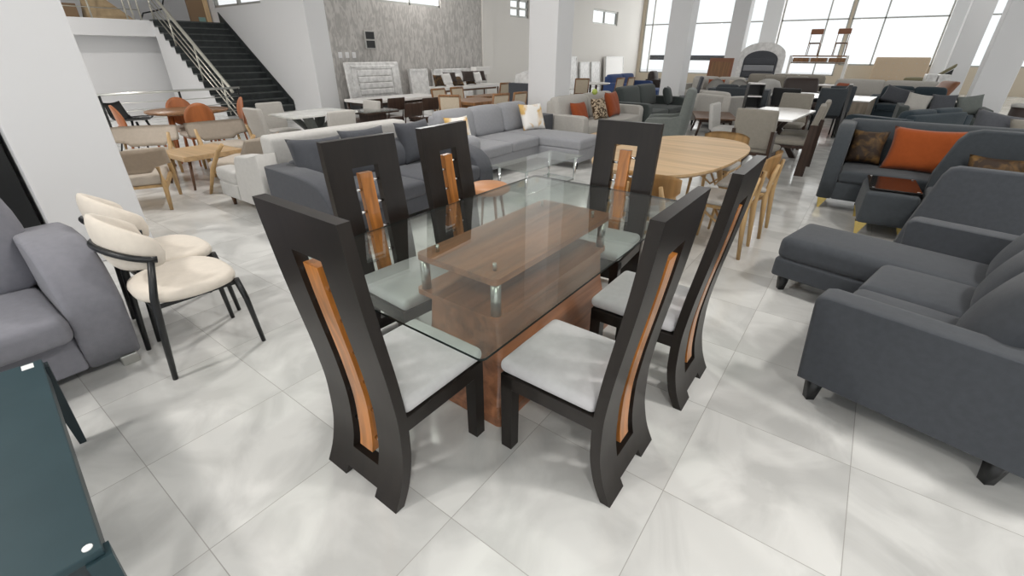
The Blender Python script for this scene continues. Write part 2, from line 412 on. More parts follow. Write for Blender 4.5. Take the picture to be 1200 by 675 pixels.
# low dark railing in front of the stairs
t = thing('low_railing', 'low dark steel railing behind the orange plywood chairs', 'railing', (-13.3, 0, 0))
MB().cyl((0, 3.0, .73), (0, 6.0, .74), .026).build('handrail', 'steel', t)
for y in (3.08, 4.6, 5.95): MB().cyl((0, y, 0), (0, y, .73), .024).build('post', 'black', t)
for z in (.2, .37, .54): MB().cyl((0, 3.08, z), (0, 5.95, z), .010).build('rail', 'steel', t)

# upper landing: kraft bundle, carton, door leaf
def lump(pts, name, mat, lab, cat, loc):
    m = MB(); bm = m.bm
    for p in pts: bm.verts.new(p)
    bmesh.ops.convex_hull(bm, input=bm.verts); return solo(m, name, mat, lab, cat, loc)
lump([(-.35, -.4, 0), (.35, -.45, 0), (.4, .6, 0), (-.35, .55, 0), (-.2, -.3, .55), (.1, -.25, .72), (.15, 0, .6), (-.15, .1, .55), (.25, .35, .2), (.0, -.4, .5)],
     'paper_bundle', 'kraft', 'crumpled kraft paper bundle on the upper landing', 'bundle', (-18.15, 5.0, ZL - .02))
solo(MB().box(-.3, .3, -.25, .25, 0, .34, .01), 'cardboard_box', 'cardboard', 'brown cardboard box left of the kraft paper bundle', 'box', (-18.2, 4.15, ZL - .02))
solo(MB().tube([(.25, -.4, .02), (.1, -.25, .2), (-.05, .1, .28), (-.1, .35, .35), (-.1, .5, .7)], .02), 'cable', 'black', 'black cable draped behind the landing rails', 'cable', (-18.0, 6.15, ZL - .02))
t = thing('door_leaf', 'brown door leaf with pale wood jamb at the top of the stairs', 'door', (-17.95, 7.2, ZL - .02))
MB().box(-.04, .04, -.05, .42, 0, 2.0, .005).build('panel', 'cardboard', t)
MB().box(-.06, .06, .42, .56, 0, 2.1, .005).build('jamb', 'plank', t)
MB().box(.04, .05, .18, .38, .06, .18).build('teal_label', plain('teal_label', (.22, .36, .34), .6), t)

# switches and fuse box
for i, y in enumerate((8.62, 8.85, 9.08)):
    t = MB(); t.box(0, .012, -.06, .06, -.075, .075, .004); 
    o = solo(t, 'switch_plate', 'white', ['left', 'middle', 'right'][i] + ' white switch plate on the grey textured wall', 'switch', (XL, y, 1.5), 0, 'switch plates on the textured wall')
    MB().box(.012, .018, -.02, .02, -.035, .035, .002).build('rocker', 'whitetop', o)
o = solo(MB().box(0, .012, -.06, .06, -.08, .08, .004), 'switch_plate', 'white', 'single white switch plate on the stair wall', 'switch', (-13.25, 7.8, 1.4), -90)
t = thing('fuse_box', 'fuse box with two dark windows high on the textured wall', 'fuse box', (XL, 9.7, 1.9))
MB().box(0, .05, -.2, .2, -.24, .24, .01).build('housing', 'lightgrey', t)
for z in (-.115, .115): MB().box(.045, .056, -.15, .15, z - .095, z + .095).build('cover', 'black', t)

def superell(a, b, n, e=2.6): return [(a * abs(math.cos(t)) ** (2 / e) * (1 if math.cos(t) >= 0 else -1), b * abs(math.sin(t)) ** (2 / e) * (1 if math.sin(t) >= 0 else -1)) for t in [k * 2 * math.pi / n for k in range(n)]]

# ------------------------------------------------------------------ dining set
PROF = [(0, -.020), (.05, .004), (.1, .022), (.2, .043), (.3, .049), (.4, .049), (.5, .040), (.6, .028), (.7, .013), (.8, -.002), (.9, -.016), (1.0, -.028), (1.08, -.037), (1.165, -.045)]
def prof(z):
    for i in range(len(PROF) - 1):
        (a, p), (b, q) = PROF[i], PROF[i + 1]
        if a <= z <= b:
            a0, p0 = PROF[max(0, i - 1)]; b1, q1 = PROF[min(len(PROF) - 1, i + 2)]
            m0 = (q - p0) / (b - a0); m1 = (q1 - p) / (b1 - a); h = b - a; t = (z - a) / h
            return (2 * t ** 3 - 3 * t ** 2 + 1) * p + (t ** 3 - 2 * t ** 2 + t) * h * m0 + (-2 * t ** 3 + 3 * t ** 2) * q + (t ** 3 - t ** 2) * h * m1
    return PROF[-1][1]
def smooth_by_angle(o, ang=32):
    me = o.data
    for p in me.polygons: p.use_smooth = True
    me.set_sharp_from_angle(angle=R(ang)); return o
def make_dark_chair(label, loc, rz):
    t = thing('dining_chair', label, 'chair', loc, rz, 'dark dining chairs around the glass table')
    W, SW, TH = .2175, .079, .042
    ys = [-W, -.092, -SW, SW, .092, W]
    zs = sorted({0, .018, .035, .065, .095, .125, *[.155 + .03 * k for k in range(28)], .99, 1.02, 1.06, 1.11, 1.165})
    m = MB(); cells = set()
    for i in range(5):
        for j in range(len(zs) - 1):
            zc = (zs[j] + zs[j + 1]) / 2; yc = (ys[i] + ys[i + 1]) / 2
            if abs(yc) < SW and .125 < zc < 1.02: continue
            if abs(yc) < .092 and zc < .035: continue
            cells.add((i, j))
    V = {}
    def vv(i, j, k):
        if (i, j, k) not in V: V[i, j, k] = m.v((prof(zs[j]) + (TH if k else 0), ys[i], zs[j]))
        return V[i, j, k]
    for (i, j) in cells:
        for k in (0, 1):
            q = [vv(i, j, k), vv(i + 1, j, k), vv(i + 1, j + 1, k), vv(i, j + 1, k)]; m.f(q if k else q[::-1])
        for (di, dj, a, b) in ((-1, 0, (i, j), (i, j + 1)), (1, 0, (i + 1, j), (i + 1, j + 1)), (0, -1, (i, j), (i + 1, j)), (0, 1, (i, j + 1), (i + 1, j + 1))):
            if (i + di, j + dj) not in cells:
                m.f([vv(*a, 0), vv(*b, 0), vv(*b, 1), vv(*a, 1)])
    o = smooth_by_angle(m.build('back_panel', 'espresso', t))
    # orange-brown slat down the slot
    m = MB(); zz = [.16 + (.985 - .16) * k / 32 for k in range(33)]
    m.loft([[(prof(z) + .002, -.038, z), (prof(z) + .002, .038, z), (prof(z) + .036, .038, z), (prof(z) + .036, -.038, z)] for z in zz], smooth=False)
    s = part_label(smooth_by_angle(m.build('slat', 'orangewood', t)), 'orange brown wooden slat down the middle of the back')
    for k, z in enumerate((.24, .38, .52, .66, .80, .92)):
        for sg in (-1, 1):
            zq = z + .02 * sg
            MB().cyl((prof(zq) + .022, sg * .034, zq), (prof(zq) + .022, sg * .082, zq), .0085, n=12).build('pin', 'chrome', s)
    # seat
    m = MB(); z0, z1 = .335, .40
    m.box(.085, .51, -.215, -.185, z0, z1, .003); m.box(.085, .51, .185, .215, z0, z1, .003); m.box(.485, .515, -.215, .215, z0, z1, .003)
    m.box(.085, .50, -.20, .20, z1 - .02, z1, 0); m.build('seat_frame', 'espresso', t)
    for sg in (-1, 1):
        MB().loft([[(.486 + a * q, sg * .188 + b * q, z) for a, b in ((-.027, -.027), (.027, -.027), (.027, .027), (-.027, .027))] for z, q in ((0, .97), (.2, 1), (.399, 1))], smooth=False).build('leg', 'espresso', t)
    MB().cushion(.088, .528, -.214, .214, z1, z1 + .062, .03, .014, n=6).build('seat_cushion', 'seatgrey', t)
    return t
chA = make_dark_chair('espresso dining chair nearest the camera at the left end of the table', (-1.232, .655, 0), 90)
dup(chA, (-.392, 1.365, 0), 180, 'espresso dining chair nearest the camera on the right side of the table')
dup(chA, (-.345, 2.065, 0), 180, 'espresso dining chair second along the right side, behind the front right one')
dup(chA, (-1.235, 2.952, 0), -86, 'espresso dining chair at the far end of the glass table, before the oval oak table')
dup(chA, (-2.085, 2.11, 0), -4.8 + 9, 'espresso dining chair on the far side, beside the grey sectional arm')
dup(chA, (-2.09, 1.483, 0), -4, 'espresso dining chair on the far side, before the charcoal sofa')

t = thing('dining_table', 'glass topped dining table with red-brown wooden shelves and steel posts', 'table', (-1.30, 1.825, 0))
def rrect(x0, x1, y0, y1, r, n=5):
    P = []
    for cx, cy, a in ((x1 - r, y1 - r, 0), (x0 + r, y1 - r, 90), (x0 + r, y0 + r, 180), (x1 - r, y0 + r, 270)):
        P += [(cx + r * math.cos(R(a + 90 * k / n)), cy + r * math.sin(R(a + 90 * k / n))) for k in range(n + 1)]
    return P
m = MB(); GX, GY, GZ = .585, 1.005, .737
P = rrect(-GX, GX, -GY, GY, .02, 3); Pi = rrect(-GX + .012, GX - .012, -GY + .012, GY - .012, .016, 3)
A = [m.v((*p, GZ)) for p in P]; B = [m.v((*p, GZ + .009)) for p in P]; Cc = [m.v((*p, GZ + .013)) for p in Pi]
n = len(P); m.f(A[::-1]); m.f(Cc)
for i in range(n):
    m.f([B[i], B[(i + 1) % n], Cc[(i + 1) % n], Cc[i]])
gl = m.build('glass_top', 'glass', t)
m = MB(); A = [m.v((*p, GZ)) for p in P]; B = [m.v((*p, GZ + .009)) for p in P]
for i in range(n): m.f([A[i], A[(i + 1) % n], B[(i + 1) % n], B[i]])
m.build('glass_edge', 'glassedge', gl)
MB().prism(rrect(-.265, .235, -.50, .64, .03), 'z', .672, .702).build('shelf', 'tablewood', t)
MB().prism(rrect(-.285, .235, -.50, .60, .03), 'z', .480, .508).build('shelf', 'tablewood', t)
for x in (-.24, .205):
    for y in (-.465, .565):
        MB().cyl((x, y, .508), (x, y, .672), .024, n=20).build('post', 'steel', t)
        m = MB(); m.cyl((x * .8, y * .9, .702), (x * .8, y * .9, GZ), .009, n=16); m.build('glass_support', 'steel', t)
m = MB()
def psec(z, ix, iy): return [(p[0], p[1], z) for p in rrect(-.265 + ix * .6, .335 - ix, -.605 + iy, .60 - iy * .5, .03, 4)]
m.loft([psec(0, 0, 0), psec(.05, .0, .0), psec(.08, .03, .03), psec(.20, .06, .08), psec(.32, .085, .11), psec(.480, .10, .12)], smooth=False)
m.build('pedestal', 'tablewood', t)

# ------------------------------------------------------------------ cream chairs
def make_cream_chair(label, loc, rz):
    t = thing('armchair', label, 'chair', loc, rz, 'cream chairs by the left pillar')
    def sec(z, k, e=2.9):
        P = []
        for x, y in superell(.235 * k, .245 * k, 40, e):
            P.append((x + .01, y * (1 - .14 * max(0, -x / .24)), z - .012 * (x > .12) * (x - .12) / .12))
        return P
    MB().loft([sec(.415, .72), sec(.418, .9), sec(.432, .985), sec(.452, 1.0), sec(.472, .975), sec(.484, .88), sec(.488, .6), sec(.489, .2)]).build('seat', 'cream', t)
    arc = lambda a, r_: (-.095 - r_ * math.cos(a) * .82, r_ * math.sin(a))
    pts = [(*arc(R(-86 + 172 * k / 22), .232), .665 + .07 * max(0, math.cos(R(-86 + 172 * k / 22))) ** 1.5) for k in range(23)]
    MB().tube(pts, .016, 10).build('arm_hoop', 'black', t)
    m = MB()
    def pad(a, b):
        th = R(-106 + 212 * a); ph = 2 * math.pi * b
        e = max(0, math.sin(math.pi * a)) ** .30
        hh = (.128 + .012 * math.cos(th * 2)) * e; tt = .044 * e
        rr = .178 + tt * math.cos(ph)
        x, y = arc(th, rr)
        return (x - .10 * (math.sin(ph) * hh) * math.cos(th), y, .69 + .05 * math.cos(th) + hh * math.sin(ph))
    m.grid(pad, 34, 18); bmesh.ops.remove_doubles(m.bm, verts=m.bm.verts, dist=1e-5); m.build('backrest', 'cream', t)
    for sg in (-1, 1):
        MB().tube([(.245, sg * .215, 0), (.225, sg * .205, .30), (.205, sg * .195, .43)], [.012, .016, .017], 10).build('leg', 'black', t)
        MB().tube([(-.225, sg * .215, 0), (-.20, sg * .226, .28), (-.18, sg * .232, .48), (-.135, sg * .228, .665)], [.013, .017, .018, .015], 10).build('leg', 'black', t)
    m = MB(); m.box(-.17, .19, -.185, -.165, .395, .416, .004); m.box(-.17, .19, .165, .185, .395, .416, .004); m.box(-.19, -.165, -.2, .2, .39, .416, .004); m.box(.17, .2, -.19, .19, .395, .416, .004)
    m.build('seat_frame', 'black', t)
    return t
cc = make_cream_chair('cream boucle chair with black arm hoop standing free beside the grey sofa', (-2.79, .69, 0), 88)
dup(cc, (-3.28, .77, 0), 90, 'cream boucle chair squeezed between the white pillar and the other cream chair')

# ------------------------------------------------------------------ left lilac grey sofa (faces +X)
t = thing('sofa', 'lilac grey sofa with rounded arm at the left edge of the picture', 'sofa', (-3.4, -.45, 0), 0)
arm = [(-.42, .05), (.45, .05), (.51, .22), (.56, .40), (.55, .50), (.505, .60), (.42, .675), (.30, .715), (.1, .72), (-.2, .68), (-.42, .60)]
def softarm(y0, y1, name, parent, mat, prof_):
    m = MB(); e = .035
    secs = []
    cx = sum(p[0] for p in prof_) / len(prof_); cz = sum(p[1] for p in prof_) / len(prof_)
    def inset(p, d):
        v = Vector((p[0] - cx, p[1] - cz)); v -= v.normalized() * min(d, v.length * .5); return v.x + cx, v.y + cz
    for y, d in ((y0, .022), (y0 + e * .12, .011), (y0 + e * .45, .003), (y0 + e, 0), (y1 - e, 0), (y1 - e * .45, .003), (y1 - e * .12, .011), (y1, .022)):
        q = [inset(p, d) for p in prof_]; secs.append([(p[0], y, p[1]) for p in q])
    m.loft(secs); return m.build(name, mat, parent)
softarm(.655, .885, 'armrest', t, 'lilacgrey', arm); softarm(-.885, -.655, 'armrest', t, 'lilacgrey', arm)
MB().cushion(-.40, .47, -.655, .655, .06, .27, .02, 0).build('base', 'lilacgrey', t)
for y0, y1 in ((-.655, 0), (0, .655)):
    MB().cushion(-.22, .59, y0, y1, .28, .435, .05, .02).build('seat_cushion', 'lilacgrey', t)
    def lean(o): o.x -= (o.z - .42) * .25; return o
    MB().cushion(-.20, .10, y0 + .01, y1 + .02, .42, .95, .075, .02, .05, fn=lean).build('back_cushion', 'lilacgrey', t)
MB().cushion(-.46, -.36, -.87, .87, .06, .60, .04, 0).build('backrest', 'lilacgrey', t)
for x in (-.36, .43):
    for y in (-.82, .82): MB().box(x - .04, x + .04, y - .04, y + .04, 0, .06, .006).build('leg', 'steel', t)
# tall black cabinet behind it
t = thing('wardrobe', 'tall black cabinet between the left sofa and the white pillar', 'cabinet', (-5.20, -.215, 0))
MB().box(-.3, .28, -.75, .70, .05, 2.3, .008).build('body', 'black', t)
for y0, y1 in ((-.745, -.03), (-.02, .695)):
    d = MB().box(.285, .305, y0, y1, .06, 2.29, .004).build('door', 'black', t)
    MB().cyl((.32, y1 - .05 if y0 < -.1 else y0 + .05, 1.0), (.32, y1 - .05 if y0 < -.1 else y0 + .05, 1.3), .008).build('handle', 'steel', d)
MB().box(-.28, .26, -.72, .67, 0, .05).build('plinth', 'black', t)

# ------------------------------------------------------------------ teal coffee table at lower left
t = thing('coffee_table', 'dark teal coffee table with a white price sticker at lower left', 'table', (-1.86, -.36, 0), -5)
m = MB(); m.box(-.59, .59, -.36, .36, .425, .45, .004); m.build('tabletop', 'teal', t)
m = MB()
for y in (-.345, .345): m.box(-.57, .57, y - .012, y + .012, .37, .425)
for x in (-.575, .575): m.box(x - .012, x + .012, -.345, .345, .37, .425)
m.build('apron', 'tealdark', t)
for sx in (-1, 1):
    for sy in (-1, 1):
        m = MB(); m.loft([[(sx * (.575 + .02 * (1 - q)) + a * w_, sy * (.345 - .005 * (1 - q)) + b * w_, q * .425) for a, b in ((-1, -1), (1, -1), (1, 1), (-1, 1))] for q, w_ in ((0, .012), (1, .026))], smooth=False)
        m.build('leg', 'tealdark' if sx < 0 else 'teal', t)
part_label(MB().box(-.575, -.535, .30, .335, .45, .4515).build('price_sticker', 'sticker', t), 'white square price sticker on the corner')
MB().cyl((.565, .335, .449), (.565, .335, .453), .011, n=12).build('screw_cap', 'sticker', t)

# ------------------------------------------------------------------ right dark grey sectional (faces -X, turned)
t = thing('sectional_sofa', 'dark grey sectional sofa with chaise and black tapered legs at right', 'sofa', (.08, 2.29, 0), -13)
# local: x = towards the back, y = along the seat
AB = [(.0, .12), (.98, .12), (.98, .62), (.02, .62), (-.0, .60)]
ARM = [(.0, .125), (.97, .125), (.98, .55), (.96, .575), (.93, .58), (.0, .58), (-.024, .572), (-.036, .55), (-.034, .50)]
softarm(.0, .155, 'armrest', t, 'darkgrey', ARM); softarm(1.67, 1.825, 'armrest', t, 'darkgrey', ARM)
MB().cushion(.02, .95, .14, 1.68, .12, .27, .02, 0).build('base', 'darkgrey', t)
MB().cushion(-.60, .10, 1.15, 1.66, .12, .26, .02, 0).build('chaise_base', 'darkgrey', t)
for y0, y1 in ((.155, .65), (.65, 1.145)): MB().cushion(.0, .55, y0, y1, .265, .43, .045, .022).build('seat_cushion', 'darkgrey', t)
MB().cushion(-.60, .55, 1.15, 1.665, .255, .415, .045, .022).build('chaise_cushion', 'darkgrey', t)
for y0, y1 in ((.16, .65), (.655, 1.15), (1.155, 1.66)):
    def lean(o): o.x += (o.z - .42) * .42; return o
    b = MB().cushion(.43, .62, y0, y1, .41, .86, .08, .0, .05, n=8, fn=lean).build('back_cushion', 'darkgrey', t)
    for yy in (.34, .66):
        MB().cushion(.435 + .30 * .42 - .03, .435 + .30 * .42, y0 + (y1 - y0) * yy - .012, y0 + (y1 - y0) * yy + .012, .66, .69, .01, 0, n=2).build('button', 'slate', b)
MB().cushion(.80, .96, .155, 1.67, .12, .72, .04, 0, fn=lambda o: o).build('backrest', 'darkgrey', t)
for x, y in ((.07, .07), (.74, .07), (.07, 1.6), (.90, 1.74), (-.53, 1.23), (-.53, 1.60)):
    MB().cyl((x, y, 0), (x, y, .13), .027, .045, n=4).build('leg', 'black', t)

# ------------------------------------------------------------------ tufted slate sofa group behind
t = thing('sofa', 'slate grey tufted sofa with winged arm and brass feet at right', 'sofa', (.45, 6.15, 0), -90)
# local x forward (-Y world), y to the right of world (+X)
W2 = .66
wing = [(-.82, .12), (.02, .12), (.04, .40), (.0, .60), (-.10, .80), (-.25, .88), (-.82, .88)]
softarm(-W2, -W2 + .15, 'armrest', t, 'slate', wing)
softarm(W2 + .25, W2 + .40, 'armrest', t, 'slate', wing)
MB().cushion(-.8, .02, -W2 + .14, W2 + .27, .12, .32, .02, 0).build('base', 'slate', t)
MB().cushion(-.62, .04, -W2 + .15, W2 + .25, .31, .44, .04, .015).build('seat_cushion', 'slate', t)
b = MB().cushion(-.85, -.58, -W2 + .05, W2 + .36, .12, .90, .09, 0, .03, n=9, fn=lambda o: Vector((o.x - max(0, o.z - .45) * .2, o.y, o.z))).build('backrest', 'slate', t)
for i in range(4):
    for z in (.60, .76): MB().cushion(-.60 - (z - .45) * .2, -.555 - (z - .45) * .2, -.42 + .36 * i - .014, -.42 + .36 * i + .014, z - .014, z + .014, .012, 0, n=2).build('button', 'slateblue', b)
for x, y in ((-.04, -W2 + .05), (-.04, W2 + .34), (-.76, -W2 + .05), (-.76, W2 + .34)):
    MB().loft([[(x + a, y + b_, .13) for a, b_ in ((-.07, -.03), (.03, -.03), (.03, .07), (-.07, .07))], [(x + .0 + a, y + b_, 0) for a, b_ in ((-.0, -.01), (.02, -.01), (.02, .01), (-.0, .01))]], smooth=False).build('leg', 'brass', t)

t = thing('loveseat', 'slate grey loveseat seen from its closed arm side at right', 'sofa', (.60, 4.97, 0), 180 - 4)
# local x forward = -X world ; y negative = +Y world
lv = [(-.85, .12), (.10, .12), (.07, .30), (-.02, .72), (-.05, .78), (-.10, .80), (-.85, .80)]
lv2 = [(-.85, .12), (.0, .12), (.0, .55), (-.08, .86), (-.13, .94), (-.22, .97), (-.85, .97)]
softarm(-.0, .13, 'armrest', t, 'darkgrey', lv); softarm(-1.08, -.93, 'armrest', t, 'slate', lv2)
MB().cushion(-.82, .02, -.94, .01, .12, .30, .02, 0).build('base', 'slate', t)
MB().cushion(-.62, .0, -.93, .0, .30, .44, .04, .015).build('seat_cushion', 'slate', t)
MB().cushion(-.88, -.62, -1.0, .06, .12, .86, .08, 0, .02).build('backrest', 'slate', t)
for x, y in ((-.06, .05), (-.06, -1.0), (-.78, .05), (-.78, -1.0)):
    MB().cyl((x, y, 0), (x, y, .13), .012, .04, n=4).build('leg', 'brass', t)
t = thing('ottoman', 'slate grey ottoman on brass feet carrying a black tray', 'ottoman', (.39, 5.70, 0), 3)
MB().cushion(-.20, .20, -.35, .36, .12, .42, .035, .012, fn=lambda o: Vector((o.x * (1.06 - .1 * o.z), o.y * (1.04 - .1 * o.z), o.z))).build('body', 'slate', t)
for x in (-.16, .16):
    for y in (-.31, .31):
        MB().loft([[(x + a, y + b_, .13) for a, b_ in ((-.05, -.03), (.05, -.03), (.05, .05), (-.05, .05))], [(x * 1.1 + a, y * 1.05 + b_, 0) for a, b_ in ((-.01, -.01), (.01, -.01), (.01, .01), (-.01, .01))]], smooth=False).build('leg', 'brass', t)
t = thing('tray', 'glossy black rectangular tray on the slate ottoman', 'tray', (.40, 5.72, .432), 3)
MB().box(-.20, .20, -.31, .31, 0, .018, .006).build('plate', 'blacktray', t)
for x in (-.17, .17):
    for y in (-.28, .28): MB().cyl((x, y, .018), (x, y, .024), .012, n=10).build('stud', 'chrome', t)

def pil(w, h, th, mat, label, x, y, z, rz, lean=-14, group=None, roll=0):
    o = MB().pillow(w, h, th).build('pillow', mat)
    o.matrix_world = Matrix.Translation((x, y, z)) @ Matrix.Rotation(R(rz), 4, 'Z') @ Matrix.Rotation(R(lean), 4, 'X') @ Matrix.Rotation(R(roll), 4, 'Y')
    return tag(o, label, 'pillow', group)
pil(.34, .37, .15, 'browngold', 'brown and gold brocade pillow in the left corner of the tufted sofa', .10, 6.62, .45, 0)
pil(.62, .46, .17, 'orange', 'large burnt orange pillow on the tufted slate sofa', .58, 6.46, .44, -6, -16)
pil(.42, .34, .15, 'browngold', 'brown and gold brocade pillow on the loveseat at the right edge', 1.05, 5.72, .44, -8, -14)

# ------------------------------------------------------------------ oval oak table and bentwood chairs
t = thing('dining_table', 'oval light oak dining table behind the glass table', 'table', (-1.36, 4.45, 0), -3)
S = superell(.56, 1.08, 56); S2 = [(x * .97, y * .985) for x, y in S]
MB().loft([[(x, y, .705) for x, y in S2], [(x, y, .722) for x, y in S], [(x, y, .74) for x, y in S]], smooth=False).build('tabletop', 'oak', t)
for sx in (-1, 1):
    for sy in (-1, 1): MB().cyl((sx * .36, sy * .78, 0), (sx * .22, sy * .55, .70), .02, .032).build('leg', 'oakv', t)
MB().box(-.25, .25, -.62, .62, .65, .704, .01).build('apron', 'oakv', t)
def make_bent_chair(label, loc, rz):
    t = thing('dining_chair', label, 'chair', loc, rz, 'light oak chairs around the oval table')
    m = MB()
    def shell(a, b):
        y = -.25 + .5 * a; u = abs(2 * a - 1)
        z0 = .53 + .11 * u ** 3; z1 = .775 - .035 * u ** 4
        z = z0 + (z1 - z0) * b; return (-.215 + .085 * u * u - .05 * (z - .56), y, z)
    g = m.grid(shell, 14, 6); r = bmesh.ops.solidify(m.bm, geom=m.bm.faces[:], thickness=.016); m.build('backrest', 'oakv', t)
    def st(o): k = 1 - .10 * max(0, -o.x / .2); o.y *= k; return o
    MB().cushion(-.20, .23, -.225, .225, .435, .475, .018, .014, n=6, fn=st).build('seat', 'stone', t)
    MB().box(-.19, .21, -.20, .20, .40, .434, .008).build('seat_frame', 'oakv', t)
    for sg in (-1, 1):
        MB().tube([(-.24, sg * .19, 0), (-.20, sg * .185, .40), (-.215, sg * .15, .58), (-.235, sg * .13, .69)], [.016, .026, .023, .015], 10).build('leg', 'oakv', t)
        MB().tube([(.22, sg * .20, 0), (.19, sg * .185, .42)], [.012, .02], 10).build('leg', 'oakv', t)
        MB().tube([(.18, sg * .18, .40), (.0, sg * .03, .22), (-.18, -sg * .15, .38)], .012, 8).build('stretcher', 'oakv', t)
    return t
bc = make_bent_chair('light oak chair on the right of the oval table, nearer the camera', (-.78, 4.18, 0), 180)
dup(bc, (-.74, 4.83, 0), 180, 'light oak chair on the right of the oval table, farther from the camera')
dup(bc, (-1.20, 3.52, 0), 90, 'light oak chair at the near end of the oval table, behind the dark chair')
dup(bc, (-1.22, 5.58, 0), -96, 'light oak chair at the far end of the oval table, facing the camera')
dup(bc, (-1.95, 5.05, 0), -14, 'light oak chair at the far left of the oval table, mostly hidden')

# ------------------------------------------------------------------ generic builders
def make_sofa(label, loc, rz, w=2.0, d=.9, sh=.43, bh=.82, aw=.18, ah=.60, ns=2, mat='midgrey', leg='walnut', name='sofa', group=None, tilt=.22, chaise=None, legh=.12, arms=(1, 1), backs=True, short=0, bth=.16, slope=0, cat='sofa'):
    """x = facing direction, y = along; origin on the floor in the middle of the footprint"""
    t = thing(name, label, cat, loc, rz, group); h = w / 2; f = d / 2
    A = [(-f, legh), (f - .02, legh), (f, legh + .06), (f, ah - .08 - slope), (f - .03, ah - .02 - slope), (f - .1, ah - slope * .9), (-f + .1, ah + slope * .3), (-f, ah + slope * .3)]
    if short: A = [(-f, legh), (f - short + .05, legh), (f - short + .04, legh + .2), (f - short - .02, ah - .06), (f - short - .06, ah - .01), (f - short - .12, ah), (-f + .2, ah + .02), (-f, ah + .06)]
    if slope: A = [(-f, legh), (f - .02, legh), (f + .01, legh + .12), (f, ah - .22), (f - .05, ah - .12), (f - .14, ah - .05), (f - .28, ah - .01), (f - .45, ah + .01), (-f, ah + .02)]
    yl, yr = -h + aw * arms[0], h - aw * arms[1]
    if arms[0]: softarm(-h, -h + aw, 'armrest', t, mat, A)
    if arms[1]: softarm(h - aw, h, 'armrest', t, mat, A)
    MB().cushion(-f + .05, f - .03, yl - .01, yr + .01, legh, sh - .14, .02, 0).build('base', mat, t)
    MB().cushion(-f, -f + bth, yl - .02, yr + .02, legh, bh - (.06 if backs else 0), .05, 0).build('backrest', mat, t)
    if short:
        for a, b in ((-h, yl), (yr, h)):
            MB().cushion(f - short + .06, f - .02, a, b, legh, sh - .14, .02, 0).build('base', mat, t)
            MB().cushion(f - short + .06, f + .01, a, b, sh - .15, sh, .04, .01).build('seat_cushion', mat, t)
    cw = (yr - yl) / ns
    for k in range(ns):
        a, b = yl + k * cw, yl + (k + 1) * cw
        x1 = f + .01
        if chaise and ((chaise[0] > 0 and k == ns - 1) or (chaise[0] < 0 and k == 0)):
            x1 = f + chaise[1]
            MB().cushion(f - .1, x1 - .02, a, b, legh, sh - .14, .02, 0).build('chaise_base', mat, t)
        MB().cushion(-f + .2, x1, a, b, sh - .15, sh, .04, .02).build('seat_cushion', mat, t)
        if backs:
            MB().cushion(-f + .13, -f + .33, a + .005, b - .005, sh - .01, bh, .07, .01, .03, fn=lambda o: Vector((o.x - (o.z - sh) * tilt, o.y, o.z))).build('back_cushion', mat, t)
    q = [(-f + .08, -h + .08), (-f + .08, h - .08), (f - .08, -h + .08), (f - .08, h - .08)]
    if chaise: q[3 if chaise[0] > 0 else 2] = (f + chaise[1] - .08, (h - .08) * chaise[0]); q.append((f + chaise[1] - .08, (h - cw + .06) * chaise[0]))
    for x, y in q: MB().cyl((x, y, 0), (x, y, legh + .01), .018, .03, n=8).build('leg', leg, t)
    return t

def make_side_chair(label, loc, rz, w=.45, d=.46, h=.9, mat='taupegrey', leg='cocoa', bot=.5, group=None, frame=None, name='dining_chair', thick=.07, slab=False):
    """upholstered dining chair; frame: wooden back frame with an inset panel; slab: legs as wide wooden side panels"""
    t = thing(name, label, 'chair', loc, rz, group); k = w / 2; f = d / 2
    tl = .16
    def bx(z): return -f + .02 - (z - .45) * tl
    if frame:
        m = MB()
        for sg in (-1, 1): m.tube([(-f - .03, sg * (k - .02), 0), (bx(.45), sg * (k - .02), .45), (bx(h), sg * (k - .02), h)], .02, 8)
        m.cyl((bx(h), -k + .02, h - .01), (bx(h), k - .02, h - .01), .022, n=8); m.cyl((bx(bot), -k + .02, bot), (bx(bot), k - .02, bot), .018, n=8)
        m.build('back_frame', frame, t)
        MB().loft([[(bx(z) - .012, -k + .03, z), (bx(z) - .012, k - .03, z), (bx(z) + .012, k - .03, z), (bx(z) + .012, -k + .03, z)] for z in (bot + .01, h - .02)], smooth=False).build('back_panel', mat, t)
    else:
        MB().cushion(-thick / 2, thick / 2, -k, k, bot, h, .025, .0, .006, fn=lambda o: Vector((o.x + bx(o.z), o.y, o.z))).build('backrest', mat, t)
        for sg in (-1, 1):
            if slab: MB().loft([[(-f - .06, sg * (k - .01) + q, 0), (-f + .06, sg * (k - .01) + q, 0), (bx(.7) + .05, sg * (k - .01) + q, .7), (bx(.7) - .05, sg * (k - .01) + q, .7)] for q in (-.02, .02)], smooth=False).build('leg', leg, t)
            else: MB().tube([(-f - .03, sg * (k - .03), 0), (-f + .03, sg * (k - .03), .44), (bx(bot + .1), sg * (k - .03), bot + .1)], [.014, .02, .016], 8).build('leg', leg, t)
    MB().cushion(-f + .01, f, -k + .005, k - .005, .41, .48, .03, .015, n=4).build('seat', mat if not frame else 'stone', t)
    MB().box(-f + .03, f - .03, -k + .03, k - .03, .37, .412).build('seat_frame', leg, t)
    for sg in (-1, 1): MB().cyl((f - .03, sg * (k - .035), 0), (f - .04, sg * (k - .035), .40), .014, .021, n=8).build('leg', leg, t)
    return t

